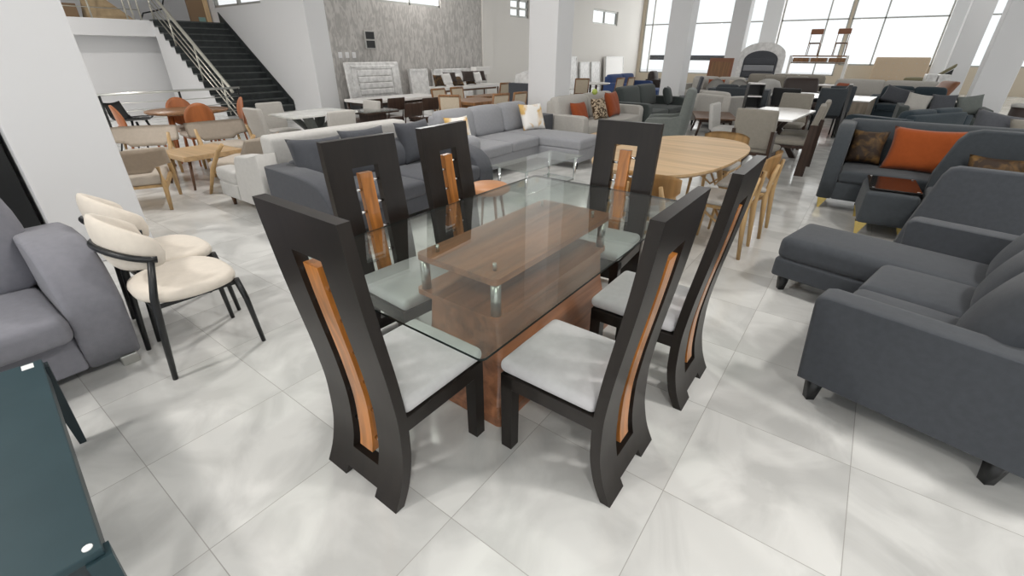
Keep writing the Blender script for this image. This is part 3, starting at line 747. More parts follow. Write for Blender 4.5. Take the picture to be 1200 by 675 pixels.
def make_table(label, loc, rz, w, d, h=.75, top='walnut', leg='cocoa', th=.03, style='legs', name='dining_table', group=None, splay=.06, cat='table'):
    t = thing(name, label, cat, loc, rz, group)
    MB().box(-w / 2, w / 2, -d / 2, d / 2, h - th, h, .006).build('tabletop', top, t)
    if style == 'legs':
        for sx in (-1, 1):
            for sy in (-1, 1): MB().cyl((sx * (w / 2 - .05), sy * (d / 2 - .05), 0), (sx * (w / 2 - .05 - splay), sy * (d / 2 - .05 - splay), h - th), .018, .03, n=8).build('leg', leg, t)
        MB().box(-w / 2 + .09, w / 2 - .09, -d / 2 + .09, d / 2 - .09, h - th - .06, h - th).build('apron', leg, t)
    elif style == 'cross':
        for s in (-1, 1):
            MB().loft([[(s * .30 - .05 + a, -.22 * s * 0 - d * .28 + b, 0) for a, b in ((0, 0), (.1, 0), (.1, .07), (0, .07))], [(-s * .22 - .05 + a, d * .28 - .07 + b, h - th) for a, b in ((0, 0), (.1, 0), (.1, .07), (0, .07))]], smooth=False).build('leg', leg, t)
    return t

# ------------------------------------------------------------------ sofas in the middle
make_sofa('light grey sofa with brown feet, back to back with the charcoal sofa', (-5.13, 3.12, 0), 180, w=2.1, d=1.05, mat='lightgrey', aw=.2, ah=.62, bh=.82, ns=2, backs=False, bth=.26, short=.5)
make_sofa('charcoal sofa with low rounded arm behind the dark dining chairs', (-3.86, 3.08, 0), 0, w=2.16, d=1.0, mat='charcoal', aw=.24, ah=.60, bh=.70, ns=2, slope=.05, leg='black')
pil(.50, .46, .22, 'charcoal2', 'charcoal pillow propped on the near arm of the charcoal sofa', -4.0, 2.38, .43, 70, -26, 'charcoal pillows')
pil(.55, .42, .16, 'charcoal2', 'charcoal pillow peeking over the left dark dining chair', -4.08, 3.02, .47, 88, -22, 'charcoal pillows')
pil(.52, .46, .18, 'charcoal2', 'charcoal pillow upright between the two far dark dining chairs', -4.02, 3.66, .44, 94, -18, 'charcoal pillows')
make_sofa('mid grey sectional sofa with chaise in front of the white pillar', (-4.46, 5.62, 0), 0, w=2.3, d=.98, mat='midgrey', aw=.2, ah=.60, bh=.84, ns=3, chaise=(1, .72), arms=(1, 0), leg='black', legh=.1)
pil(.40, .38, .15, 'ochre', 'white and ochre print pillow by the arm of the grey sectional', -4.42, 4.78, .43, 78, -20, 'print pillows')
pil(.46, .44, .15, 'ochre', 'white and ochre print pillow at the chaise end of the grey sectional', -4.35, 6.50, .43, 70, -24, 'print pillows')
t = thing('coffee_table', 'glass coffee table with chrome legs before the grey sectional', 'table', (-3.02, 4.62, 0), -3)
MB().box(-.26, .26, -.60, .60, .408, .42, .003).build('glass_top', 'bistro', t)
for x in (-.20, .20):
    for y in (-.5, .5): MB().cyl((x, y, 0), (x, y, .407), .017, n=14).build('leg', 'chrome', t)
MB().box(-.2, .2, -.5, .5, .14, .148, .002).build('glass_shelf', 'bistro', t)
MB().cyl((-.2, -.5, .13), (-.2, .5, .13), .008).build('rail', 'chrome', t); MB().cyl((.2, -.5, .13), (.2, .5, .13), .008).build('rail', 'chrome', t)
t = thing('stool', 'tan leather stool between the glass table and the grey sectional', 'stool', (-2.66, 3.22, 0), 20)
MB().lathe([(0, .40), (.17, .40), (.20, .42), (.205, .445), (.17, .47), (0, .475)]).build('seat', 'tan', t)
for k in range(4):
    a = R(45 + 90 * k); MB().cyl((.18 * math.cos(a), .18 * math.sin(a), 0), (.12 * math.cos(a), .12 * math.sin(a), .41), .011, .016, n=10).build('leg', 'teak', t)
# grey carton at the foot of the centre pillar
t = thing('side_cabinet', 'grey cabinet with white edge strip at the foot of the centre pillar', 'cabinet', (-4.60, 7.02, 0))
MB().box(-.16, .16, -.18, .18, .03, .62, .006).build('body', 'charcoal', t)
MB().box(-.02, .0, -.184, -.178, .28, .52).build('strip', 'sticker', t)
MB().box(-.15, .15, -.16, .16, 0, .03).build('plinth', 'black', t)

# light sofa with rust pillows, dark sofa, wing chair
make_sofa('light stone sofa with rust and patterned pillows', (-4.30, 8.58, 0), 0, w=2.66, d=.9, mat='stone', aw=.2, ah=.60, bh=.86, ns=2, arms=(1, 1), leg='black')
pil(.40, .36, .15, 'rust', 'rust pillow at the left end of the light stone sofa', -4.22, 7.86, .44, 78, -24, 'rust pillows')
pil(.44, .40, .15, 'pattern', 'brown and cream patterned pillow between two rust pillows', -4.1, 8.42, .44, 84, -20)
pil(.52, .48, .16, 'rust', 'rust pillow right of the patterned pillow on the stone sofa', -4.1, 9.02, .44, 92, -18, 'rust pillows')
lg = MB().lathe([(0, -.055), (.03, -.05), (.052, -.02), (.055, 0), (.052, .02), (.03, .05), (0, .055)], 16).build('ornament', plain('lime_green', (.45, .55, .12), .5)); lg.location = (-4.42, 8.68, .90); tag(lg, 'small lime green ball on the back of the stone sofa', 'ornament')
make_sofa('dark grey green sofa behind the wing chair', (-4.25, 11.2, 0), 0, w=2.5, d=1.0, mat='deepgreen', aw=.22, ah=.62, bh=.90, ns=2, leg='black')
pil(.48, .44, .18, 'deepgreen', 'dark grey green pillow at the far end of the dark sofa', -4.05, 12.1, .44, 100, -20)
t = thing('wing_chair', 'tall grey green velvet wing chair facing left beside the oval table', 'armchair', (-2.78, 8.25, 0), 196)
MB().cushion(-.28, .34, -.27, .27, .14, .32, .03, 0).build('base', 'greengrey', t)
MB().cushion(-.22, .36, -.25, .25, .31, .45, .05, .03).build('seat_cushion', 'greengrey', t)
def curve(o): return Vector((o.x + .35 * o.y * o.y - (o.z - .3) * .12, o.y * (1 - .10 * max(0, o.z - .7)), o.z))
MB().cushion(-.34, -.20, -.33, .33, .14, 1.06, .06, 0, .02, n=9, fn=curve).build('backrest', 'greengrey', t)
for sg in (-1, 1):
    softarm(sg * .30 - .055, sg * .30 + .055, 'armrest', t, 'greengrey', [(-.26, .14), (.33, .14), (.34, .52), (.30, .59), (.2, .61), (-.1, .62), (-.26, .66)])
    for x in (-.24, .27): MB().cyl((x, sg * .24, 0), (x, sg * .24, .15), .014, .024, n=8).build('leg', 'black', t)
make_table('low pale wood table before the stone sofa', (-3.28, 7.25, 0), 0, .55, .9, .40, 'oak', 'greyoak', .035, name='coffee_table')

# ------------------------------------------------------------------ oak lounge group at left
def make_lounge(label, loc, rz):
    t = thing('lounge_chair', label, 'armchair', loc, rz, 'oak framed lounge chairs around the oak coffee table')
    def back(a, b):
        y = -.39 + .78 * a; u = abs(2 * a - 1); z = .40 + .26 * b + .0 * u; z -= .08 * (1 - b) * -u * 1.0 if u > .6 else 0
        return (-.27 + .08 * u * u - .10 * (b), y, z)
    m = MB(); m.grid(back, 16, 5); bmesh.ops.solidify(m.bm, geom=m.bm.faces[:], thickness=.05); m.build('backrest', 'taupe', t)
    MB().cushion(-.27, .32, -.29, .29, .27, .38, .035, .02).build('seat', 'taupe', t)
    for sg in (-1, 1):
        MB().tube([(-.33, sg * .27, 0), (-.28, sg * .28, .28), (-.285, sg * .27, .46)], [.018, .027, .02], 10).build('leg', 'oakv', t)
        MB().tube([(.36, sg * .32, 0), (.24, sg * .33, .30), (.10, sg * .335, .52), (.03, sg * .33, .60)], [.018, .026, .024, .02], 10).build('leg', 'oakv', t)
        MB().loft([[(-.29, sg * .285 + q, .22), (.27, sg * .31 + q, .27), (.27, sg * .31 + q, .32), (-.29, sg * .285 + q, .28)] for q in (-.013, .013)], smooth=False).build('side_rail', 'oakv', t)
    MB().box(-.27, .30, -.27, .27, .245, .272).build('seat_frame', 'oakv', t)
    return t
lc = make_lounge('taupe lounge chair with oak legs nearest the white pillar, back to camera', (-6.32, 1.50, 0), 157)
dup(lc, (-7.62, 2.02, 0), -30, 'taupe lounge chair far left of the oak coffee table, half behind the pillar')
dup(lc, (-7.40, 2.95, 0), -8, 'taupe lounge chair beyond the oak coffee table, under the orange plywood chairs')
dup(lc, (-6.12, 2.63, 0), 213, 'taupe lounge chair right of the oak coffee table, by the light grey sofa')
t = thing('coffee_table', 'oak coffee table with a thick edge among the taupe lounge chairs', 'table', (-6.93, 2.42, 0), 3)
MB().box(-.34, .40, -.36, .36, .36, .42, .006).build('tabletop', 'oak', t)
for x in (-.24, .28):
    for y in (-.26, .26): MB().cyl((x * 1.25, y * 1.25, 0), (x, y, .365), .014, .022, n=8).build('leg', 'walnut', t)

# round table with orange plywood chairs
t = thing('dining_table', 'round wooden dining table among the orange plywood chairs', 'table', (-8.62, 3.02, 0))
MB().lathe([(0, .71), (.53, .715), (.56, .735), (.56, .75), (0, .75)], 36).build('tabletop', 'teak', t)
for k in range(4):
    a = R(30 + 90 * k); MB().cyl((.44 * math.cos(a), .44 * math.sin(a), 0), (.34 * math.cos(a), .34 * math.sin(a), .715), .018, .03, n=8).build('leg', 'plywood', t)
def make_ply(label, loc, rz):
    t = thing('dining_chair', label, 'chair', loc, rz, 'orange plywood chairs at the round table')
    m = MB()
    def disc(a, b):
        rr = .205 * b; th = 2 * math.pi * a; y = rr * math.cos(th); z = .68 + rr * 1.05 * math.sin(th)
        return (-.23 + .9 * y * y - .12 * (z - .68), y, z)
    m.grid(disc, 28, 5); bmesh.ops.remove_doubles(m.bm, verts=m.bm.verts, dist=1e-5); bmesh.ops.solidify(m.bm, geom=m.bm.faces[:], thickness=.015); m.build('backrest', 'plywood', t)
    MB().cushion(-.2, .23, -.22, .22, .41, .47, .028, .015, n=4).build('seat', 'taupe', t)
    for sg in (-1, 1):
        MB().tube([(-.25, sg * .19, 0), (-.19, sg * .17, .42), (-.215, sg * .10, .60)], [.013, .018, .013], 8).build('leg', 'plywood', t)
        MB().cyl((.23, sg * .20, 0), (.18, sg * .17, .42), .013, .018, n=8).build('leg', 'plywood', t)
    MB().box(-.18, .2, -.18, .18, .385, .412).build('seat_frame', 'plywood', t)
    return t
pc = make_ply('orange plywood chair nearest, in front of the round table', (-8.20, 2.95, 0), 176)
dup(pc, (-9.02, 3.12, 0), 0, 'orange plywood chair behind the round table, partly covered by its top')
dup(pc, (-8.55, 3.58, 0), -102, 'orange plywood chair at the right end by the stair rail')
dup(pc, (-8.52, 2.30, 0), 88, 'orange plywood chair at the left end, seen edge on')
t = thing('shell_chair', 'black moulded shell chair by the end of the low railing', 'chair', (-10.1, 2.68, 0), 40)
m = MB()
def shell(a, b):
    y = -.22 + .44 * a; u = abs(2 * a - 1); q = b
    if q < .5: x, z = .24 - .44 * q * 2 * .95, .52 - .03 * q * 2
    else: x, z = -.18 - .08 * (q - .5) * 2, .49 + .30 * ((q - .5) * 2) ** 1.2
    return (x, y * (1 - .35 * max(0, q - .6)), z + .06 * u ** 2 * (1 if q < .6 else .3))
m.grid(shell, 10, 14); bmesh.ops.solidify(m.bm, geom=m.bm.faces[:], thickness=.014); m.build('seat_shell', 'black', t)
for sx in (-1, 1):
    for sy in (-1, 1): MB().cyl((sx * .24, sy * .22, 0), (sx * .12, sy * .12, .50), .012, .02, n=8).build('leg', 'black', t)

# marble table with taupe upholstered chairs
t = thing('dining_table', 'white marble dining table on crossed green grey legs by the stairs', 'table', (-6.72, 4.02, 0), 4)
MB().prism([(-.34, -.52), (.34, -.58), (.40, .5), (.30, .58), (-.34, .56), (-.42, .45)], 'z', .735, .755).build('tabletop', 'marble', t)
for s in (-1, 1):
    MB().loft([[(s * .26 + a, -s * .30 + b, 0) for a, b in ((-.06, -.05), (.06, -.05), (.06, .05), (-.06, .05))], [(-s * .20 + a, s * .26 + b, .735) for a, b in ((-.06, -.05), (.06, -.05), (.06, .05), (-.06, .05))]], smooth=False).build('leg', 'greengrey', t)
    MB().loft([[(s * .26 + a, s * .30 + b, 0) for a, b in ((-.04, -.05), (.04, -.05), (.04, .05), (-.04, .05))], [(-s * .20 + a, -s * .26 + b, .735) for a, b in ((-.04, -.05), (.04, -.05), (.04, .05), (-.04, .05))]], smooth=False).build('leg', 'greengrey', t)
kk = dict(w=.40, h=.86, bot=.44, mat='stone', leg='walnut', group='upholstered chairs at the marble table', thick=.08)
make_side_chair('stone upholstered chair in front of the marble table, back to camera', (-6.02, 3.86, 0), 176, **kk)
make_side_chair('stone upholstered chair on the stair side of the marble table', (-7.35, 3.82, 0), 0, **kk)
make_side_chair('stone upholstered chair at the left end of the marble table', (-7.0, 3.52, 0), 92, **kk)
make_side_chair('stone upholstered chair right of the marble table by the wall pillar', (-6.66, 4.78, 0), -92, **kk)

# white gloss table with dark chairs, small glass table
make_table('long white topped table with dark legs below the white headboard', (-7.95, 6.65, 0), 0, .75, 1.95, .75, 'whitetop', 'cocoa', .05, splay=0)
kk = dict(w=.40, h=.82, bot=.60, mat='cocoa', leg='cocoa', group='dark wooden chairs at the white topped table', thick=.025)
make_side_chair('dark wooden chair nearest the stairs at the white topped table', (-7.48, 5.52, 0), 180, **kk)
make_side_chair('dark wooden chair second from the stairs at the white topped table', (-7.40, 5.98, 0), 180, **kk)
make_side_chair('dark wooden chair at the right end of the small glass table', (-6.42, 5.52, 0), 180, **kk)
make_side_chair('dark wooden chair near the brown table, right of the small glass table', (-6.92, 6.42, 0), 176, **kk)
t = thing('side_table', 'small dark table with glass top before the white topped table', 'table', (-6.52, 4.92, 0))
MB().box(-.22, .24, -.28, .36, .72, .735, .003).build('glass_top', 'bistro', t)
MB().box(-.23, .25, -.29, .37, .69, .718, .003).build('frame', 'cocoa', t)
MB().box(-.12, .12, -.16, .2, 0, .69, .004).build('pedestal', 'cocoa', t)

# brown table with cane backed chairs
make_table('brown wooden dining table among cane backed chairs', (-6.28, 7.25, 0), 0, .80, .95, .75, 'teak', 'teak', .06, splay=0)
kk = dict(w=.40, h=.92, bot=.50, mat='cane', leg='teak', frame='teak', group='cane backed chairs at the brown table')
c0 = make_side_chair('cane backed chair at left before the brown table', (-5.98, 6.30, 0), 120, **kk)
dup(c0, (-5.62, 6.93, 0), 168, 'cane backed chair right of the brown table, beside the grey sectional back')
dup(c0, (-5.58, 7.42, 0), 176, 'cane backed chair beside the white pillar at the brown table')
dup(c0, (-6.82, 7.05, 0), 0, 'cane backed chair behind the brown table on its left')
dup(c0, (-6.84, 7.62, 0), 0, 'cane backed chair behind the brown table on its right')
dup(c0, (-7.6, 9.6, 0), 176, 'cane backed chair standing on its own before the white wall')
make_table('low dark sideboard under the lone cane chair', (-7.9, 9.6, 0), 0, .5, 1.1, .62, 'teak', 'teak', .3, splay=0, name='sideboard', cat='sideboard')
t = thing('cabinet', 'grey cabinet against the pillar left of the centre', 'cabinet', (-6.35, 9.15, 0))
MB().box(-.28, .28, -.36, .36, .04, .98, .008).build('body', 'charcoal', t); MB().box(.281, .296, -.35, .35, .06, .96, .004).build('door', 'charcoal', t); MB().box(-.26, .26, -.34, .34, 0, .04).build('plinth', 'black', t)
lump([(-.2, -.25, 0), (.2, -.25, 0), (.2, .25, 0), (-.2, .25, 0), (-.18, -.22, .16), (.18, -.2, .18), (.15, .22, .2), (-.15, .2, .22), (0, 0, .26)], 'wrapped_bundle', 'wraptop', 'white wrapped bundle on the grey cabinet', 'bundle', (-6.35, 9.15, .981))

# leaning white headboards and wrapped goods against the left wall
t = thing('headboard', 'large white panelled headboard leaning on the textured wall', 'headboard', (-12.20, 9.52, .30))
t.rotation_euler = (0, R(-6), 0)
MB().box(-.05, .05, -.97, .97, 0, 1.02, .03, 3).build('board', 'wraptop', t)
m = MB()
for z in (.13, .30, .47, .64): m.cushion(.03, .085, -.62, .62, z, z + .16, .03, 0, n=3)
m.build('channel_pad', 'wraptop', t)
m = MB(); m.cushion(.03, .075, -.80, -.66, .1, .9, .03, 0, n=3); m.cushion(.03, .075, .66, .80, .1, .9, .03, 0, n=3); m.cushion(.03, .075, -.80, .80, .83, .93, .03, 0, n=3); m.build('border_pad', 'wraptop', t)
solo(MB().box(-.4, .4, -1.1, 1.1, 0, .30, .02), 'bed_base', 'black', 'dark bed base standing under the white headboard', 'bed', (-12.0, 9.52, 0))
def wrapped(label, loc, w, h, th=.10, mat='wraptop', cat='headboard', name='wrapped_headboard', inner=None, grp=None):
    t = thing(name, label, cat, loc, 0, grp); t.rotation_euler = (0, R(-5), 0)
    MB().box(-th / 2, th / 2, -w / 2, w / 2, 0, h, .015, 2).build('panel', mat, t)
    m = MB(); e = .06
    for a in ((-w / 2, -w / 2 + e, 0, h), (w / 2 - e, w / 2, 0, h), (-w / 2, w / 2, 0, e), (-w / 2, w / 2, h - e, h)): m.box(th / 2 - .01, th / 2 + .018, *a, .006)
    m.build('frame', inner or mat, t)
    return t
wrapped('small white wrapped panel right of the large white headboard', (-12.25, 11.35, .0), .78, 1.10)
wrapped('plain white wrapped board behind the tables on the textured wall', (-12.25, 13.0, 0), 1.95, 1.08)
t = thing('display_post', 'narrow white display post with a box on top at the wall corner', 'display stand', (-12.1, 14.35, 0))
MB().box(-.1, .1, -.2, .2, 0, .85, .006).build('post', 'lightgrey', t); MB().box(-.14, .14, -.45, .35, .85, 1.12, .01).build('box', 'whitetop', t)
# heap of striped cushions
for k in range(9):
    mt = ['browngold', 'whitetop', 'darkbrown'][k % 3]
    o = MB().pillow(.42, .34, .14).build('pillow', mt)
    o.matrix_world = Matrix.Translation((-10.6 + .12 * (k % 2), 10.65 + .26 * k * .9, .66 + .05 * (k % 3))) @ Matrix.Rotation(R(80 + 20 * math.sin(k * 2.1)), 4, 'Z') @ Matrix.Rotation(R(-30 + 14 * math.cos(k)), 4, 'X')
    tag(o, ['brown gold', 'white', 'dark brown'][k % 3] + ' pillow in the heap before the white boards, ' + ['first', 'second', 'third', 'fourth', 'fifth', 'sixth', 'seventh', 'eighth', 'ninth'][k] + ' from the left', 'pillow', 'heaped pillows on the white bench')
make_table('long white bench under the heap of brown pillows', (-10.55, 11.75, 0), 0, .7, 2.6, .66, 'whitetop', 'walnut', .08, splay=0, name='bench', cat='bench')

# ------------------------------------------------------------------ far left by the window wall
t = thing('dining_table', 'round white topped table with dark legs among the far cane chairs', 'table', (-7.25, 14.1, 0))
MB().lathe([(0, .71), (.50, .715), (.52, .73), (.52, .75), (0, .75)], 32).build('tabletop', 'whitetop', t)
for k in range(4):
    a = R(45 + 90 * k); MB().cyl((.3 * math.cos(a), .3 * math.sin(a), 0), (.3 * math.cos(a), .3 * math.sin(a), .715), .035, n=8).build('leg', 'cocoa', t)
kk = dict(w=.44, h=.92, bot=.52, mat='cane', leg='teak', frame='teak', group='cane backed chairs at the round white table')
c1 = make_side_chair('cane backed chair nearest, left of the round white table', (-7.15, 13.0, 0), 135, **kk)
dup(c1, (-6.55, 14.0, 0), 172, 'cane backed chair right of the round white table, nearer')
dup(c1, (-6.45, 14.55, 0), 176, 'cane backed chair right of the round white table, farther')
make_side_chair('tall grey upholstered chair emerging behind the centre pillar', (-6.95, 12.2, 0), 10, w=.45, h=1.02, mat='charcoal', leg='cocoa')
make_sofa('navy blue sofa far off before the left window', (-7.75, 18.0, 0), 0, w=2.6, d=1.0, mat='blue', aw=.22, ah=.62, bh=.88, ns=2, leg='black')
t = thing('ottoman', 'navy blue ottoman in front of the navy blue sofa', 'ottoman', (-6.55, 17.6, 0))
MB().cushion(-.35, .35, -.6, .6, .1, .44, .05, .02).build('body', 'blue', t)
for x in (-.28, .28):
    for y in (-.5, .5): MB().cyl((x, y, 0), (x, y, .12), .02, n=8).build('leg', 'black', t)
make_sofa('dark brown armchair by the window behind the white pillar', (-7.2, 19.9, 0), 0, w=.95, d=.9, mat='darkbrown', aw=.2, ah=.66, bh=.95, ns=1, leg='black', name='armchair', cat='armchair')
wrapped('white framed panel with brown edge leaning on the far left wall', (-12.2, 26.2, 0), 2.3, 1.45, .14, 'whitetop', inner='wraptop')
wrapped('white wrapped panel left of the framed one on the far wall', (-12.2, 23.9, 0), 1.0, 1.2)
wrapped('white wrapped panel next to the pillar side of the far wall', (-12.2, 22.7, 0), 1.0, 1.2)
wrapped('tall quilted wrapped panel just right of the centre pillar', (-12.2, 21.4, 0), .95, 1.45, .12)
# outdoor beam seen through the left windows
struct('trim_1', MB().box(-12.2, -6.5, 31.2, 31.4, 1.25, 1.52), 'charcoal', 'dark beam outside the left window')
struct('ground', MB().box(-30, 30, 30.5, 60, -.2, -.05), 'white', 'pale ground outside')

# ------------------------------------------------------------------ centre right, middle distance
make_table('low dark brown coffee table with a grey top right of the wing chair', (-2.62, 10.75, 0), 20, .8, 1.35, .42, 'walnut', 'cocoa', .03, name='coffee_table', splay=.08)
t = make_sofa('pale grey green armchair shell turned away behind the low brown table', (-2.80, 12.25, 0), 60, w=1.2, d=.95, mat='stone', aw=.22, ah=.72, bh=.80, ns=1, leg='black', name='armchair', cat='armchair')
make_sofa('black backed sofa seen from behind right of the dark pillar', (-3.0, 14.55, 0), 96, w=1.5, d=.9, mat='slate', aw=.2, ah=.74, bh=.84, ns=2, leg='black')
make_side_chair('grey armless chair half hidden by the second pillar', (-4.35, 14.5, 0), 200, w=.62, h=1.0, mat='charcoal', leg='cocoa')
make_sofa('beige sofa under the far window with heaped pillows', (-4.65, 18.3, 0), -98, w=2.2, d=.95, mat='stone', aw=.2, ah=.62, bh=.86, ns=2, leg='black')
pil(.46, .4, .15, 'stone', 'beige pillow with pale piping at left on the far beige sofa', -5.2, 18.2, .44, -10, -16)
pil(.60, .36, .16, 'rust', 'rust pillow lying in the middle of the far beige sofa', -4.55, 18.05, .45, -8, -14)
pil(.42, .36, .15, 'taupe', 'dusty rose pillow right of the rust one on the far beige sofa', -3.95, 18.05, .44, -14, -14)
t = thing('stool', 'round white topped pouf in front of the far beige sofa', 'stool', (-2.62, 16.45, 0))
MB().lathe([(0, .08), (.3, .08), (.36, .3), (.36, .7), (.28, .86), (.12, .92), (0, .93)], 24).build('body', 'lightgrey', t)
MB().cyl((0, 0, 0), (0, 0, .09), .25, n=20).build('base', 'black', t)
# black open shelf
t = thing('shelf_unit', 'narrow black open shelf with white boards', 'shelf', (-2.02, 11.25, 0), 20)
for x in (-.14, .14):
    MB().box(x - .012, x + .012, -.15, .15, 0, 1.02).build('side_panel', 'black', t)
MB().box(-.14, .14, .135, .15, 0, 1.02).build('back_panel', 'black', t)
for z in (.06, .30, .54, .78, 1.02): MB().box(-.14, .14, -.15, .15, z, z + .025).build('shelf', 'whitetop', t)

# white dining table set with taupe chairs
t = thing('dining_table', 'white dining table on dark crossed legs among taupe chairs', 'table', (-1.14, 8.55, 0), -2)
MB().prism([(-.34, -.90), (.36, -.86), (.42, .80), (.1, 1.0), (-.36, .95), (-.45, -.4)], 'z', .725, .75).build('tabletop', 'whitetop', t)
for s in (-1, 1):
    for q in (-1, 1):
        MB().loft([[(s * .30 + a, q * .62 + b, 0) for a, b in ((-.05, -.04), (.05, -.04), (.05, .04), (-.05, .04))], [(-s * .16 + a, q * .42 + b, .725) for a, b in ((-.05, -.04), (.05, -.04), (.05, .04), (-.05, .04))]], smooth=False).build('leg', 'cocoa', t)
kk = dict(w=.50, h=.95, bot=.46, mat='taupegrey', leg='cocoa', group='taupe chairs at the white dining table', slab=True)
make_side_chair('taupe upholstered chair in front of the white table, back to camera', (-1.08, 7.02, 0), 82, **kk)
make_side_chair('taupe upholstered chair with dark slab legs on the right of the white table, nearer', (-.80, 7.95, 0), 184, **kk)
make_side_chair('taupe upholstered chair with dark slab legs on the right of the white table, farther', (-.80, 8.75, 0), 184, **kk)
make_side_chair('taupe upholstered chair at the far end of the white table', (-1.1, 9.85, 0), -92, **kk)
make_side_chair('pale grey low backed chair on the left of the white table', (-1.82, 8.55, 0), 0, w=.5, h=.84, bot=.44, mat='lightgrey', leg='cocoa')

# black dining set behind it
t = thing('dining_table', 'black dining table with glossy white top behind the white dining table', 'table', (-1.42, 12.95, 0), 8)
MB().prism(superell(.52, .92, 32, 3), 'z', .735, .752).build('tabletop', 'whitetop', t)
MB().prism(superell(.53, .93, 32, 3), 'z', .67, .734).build('rim', 'black', t)
for x in (-.3, .3):
    for y in (-.6, .6): MB().cyl((x, y, 0), (x * .9, y * .9, .67), .03, n=8).build('leg', 'cocoa', t)
kk = dict(w=.52, h=.96, bot=.62, leg='black', thick=.03)
make_side_chair('black ladder backed chair in front of the black table', (-1.42, 11.7, 0), 84, mat='black', group='dark chairs at the black table', **kk)
kk = dict(w=.48, h=.96, bot=.42, mat='slate', leg='black', group='dark chairs at the black table')
make_side_chair('slate upholstered chair right of the black table, nearer', (-.72, 12.3, 0), 100, **kk)
make_side_chair('slate upholstered chair right of the black table, farther', (-.62, 13.35, 0), 100, **kk)
t = thing('mirror', 'black glossy slab with white edge leaning right of the black table', 'mirror', (-.42, 12.2, 0), 0); t.rotation_euler = (R(-16), 0, R(10))
MB().box(-.03, .03, -.3, .3, 0, .98, .004).build('slab', 'black', t); MB().box(-.032, .032, -.3, .3, .981, 1.0).build('edge_strip', 'whitetop', t)
# oak nightstand
t = thing('nightstand', 'grey oak nightstand with pale top behind the tufted sofa', 'nightstand', (-.25, 14.95, 0), -4)
MB().box(-.27, .27, -.85, .85, .05, .58, .006).build('body', 'greyoak', t)
MB().box(-.28, .28, -.87, .87, .582, .61, .004).build('top', 'whitetop', t)
for z in (.08, .33): MB().box(-.25, .25, -.868, -.852, z, z + .22, .003).build('drawer', 'greyoak', t)

# dark and grey sofas at right
make_sofa('blue slate corner sofa behind the tufted sofa', (.62, 11.2, 0), 150, w=2.0, d=1.0, mat='slateblue', aw=.22, ah=.62, bh=.74, ns=2, leg='black')
make_sofa('charcoal sofa with crumpled grey pillows behind the oak nightstand', (.80, 16.3, 0), -94, w=1.7, d=.95, mat='slateblue', aw=.2, ah=.62, bh=.84, ns=2, leg='black')
pil(.6, .42, .18, 'charcoal', 'crumpled grey pillow at left on the charcoal sofa', .42, 16.12, .44, -6, -20, None, 14)
make_sofa('black olive sofa with a row of pillows before the right pillar', (1.25, 13.75, 0), -88, w=1.5, d=.95, mat='deepgreen', aw=.18, ah=.60, bh=.66, ns=2, leg='black')
for k, (x, mt, nm) in enumerate(((.78, 'stone', 'pale grey'), (1.25, 'charcoal', 'charcoal'), (1.72, 'greengrey', 'grey green'))):
    pil(.44, .42, .14, mt, nm + ' pillow in the row on the black olive sofa', x, 13.62 + .06 * k, .45, 6, -24, 'pillows on the black olive sofa', 10 - 10 * k)
make_sofa('long stone beige sofa far behind the oak nightstand', (.15, 18.9, 0), -96, w=3.0, d=1.0, mat='stone', aw=.2, ah=.7, bh=.88, ns=2, leg='black')
t = thing('armchair', 'brown leather lounge chair by the farther right pillar', 'armchair', (.98, 18.0 - .55, 0), 200)
MB().cushion(-.35, .4, -.35, .35, .3, .46, .06, .03).build('seat', 'leather', t)
MB().cushion(-.45, -.28, -.36, .36, .40, .96, .07, 0, .03, fn=lambda o: Vector((o.x - (o.z - .4) * .5, o.y, o.z))).build('backrest', 'leather', t)
for sg in (-1, 1): MB().tube([(-.4, sg * .37, 0), (-.2, sg * .38, .3), (.4, sg * .38, .58)], .025, 8).build('leg', 'darkbrown', t)
t = thing('armchair', 'red brown leather chair behind the black dining table', 'armchair', (-1.12, 16.6, 0), 210)
MB().cushion(-.3, .35, -.32, .32, .28, .44, .05, .03).build('seat', 'rust', t)
MB().cushion(-.38, -.26, -.34, .34, .38, .86, .05, 0, .02, fn=lambda o: Vector((o.x - (o.z - .4) * .3, o.y * (1.05 - .25 * max(0, o.z - .55)), o.z))).build('backrest', 'rust', t)
for x in (-.26, .28):
    for y in (-.26, .26): MB().cyl((x, y, 0), (x, y, .29), .018, n=8).build('leg', 'black', t)
t = thing('side_table', 'small white round side table beside the red brown leather chair', 'table', (-1.35, 17.45, 0))
MB().lathe([(0, .74), (.34, .745), (.35, .77), (0, .775)], 28).build('tabletop', 'whitetop', t); MB().cyl((0, 0, .02), (0, 0, .75), .03).build('stem', 'black', t); MB().cyl((0, 0, 0), (0, 0, .025), .24, n=24).build('base', 'black', t)

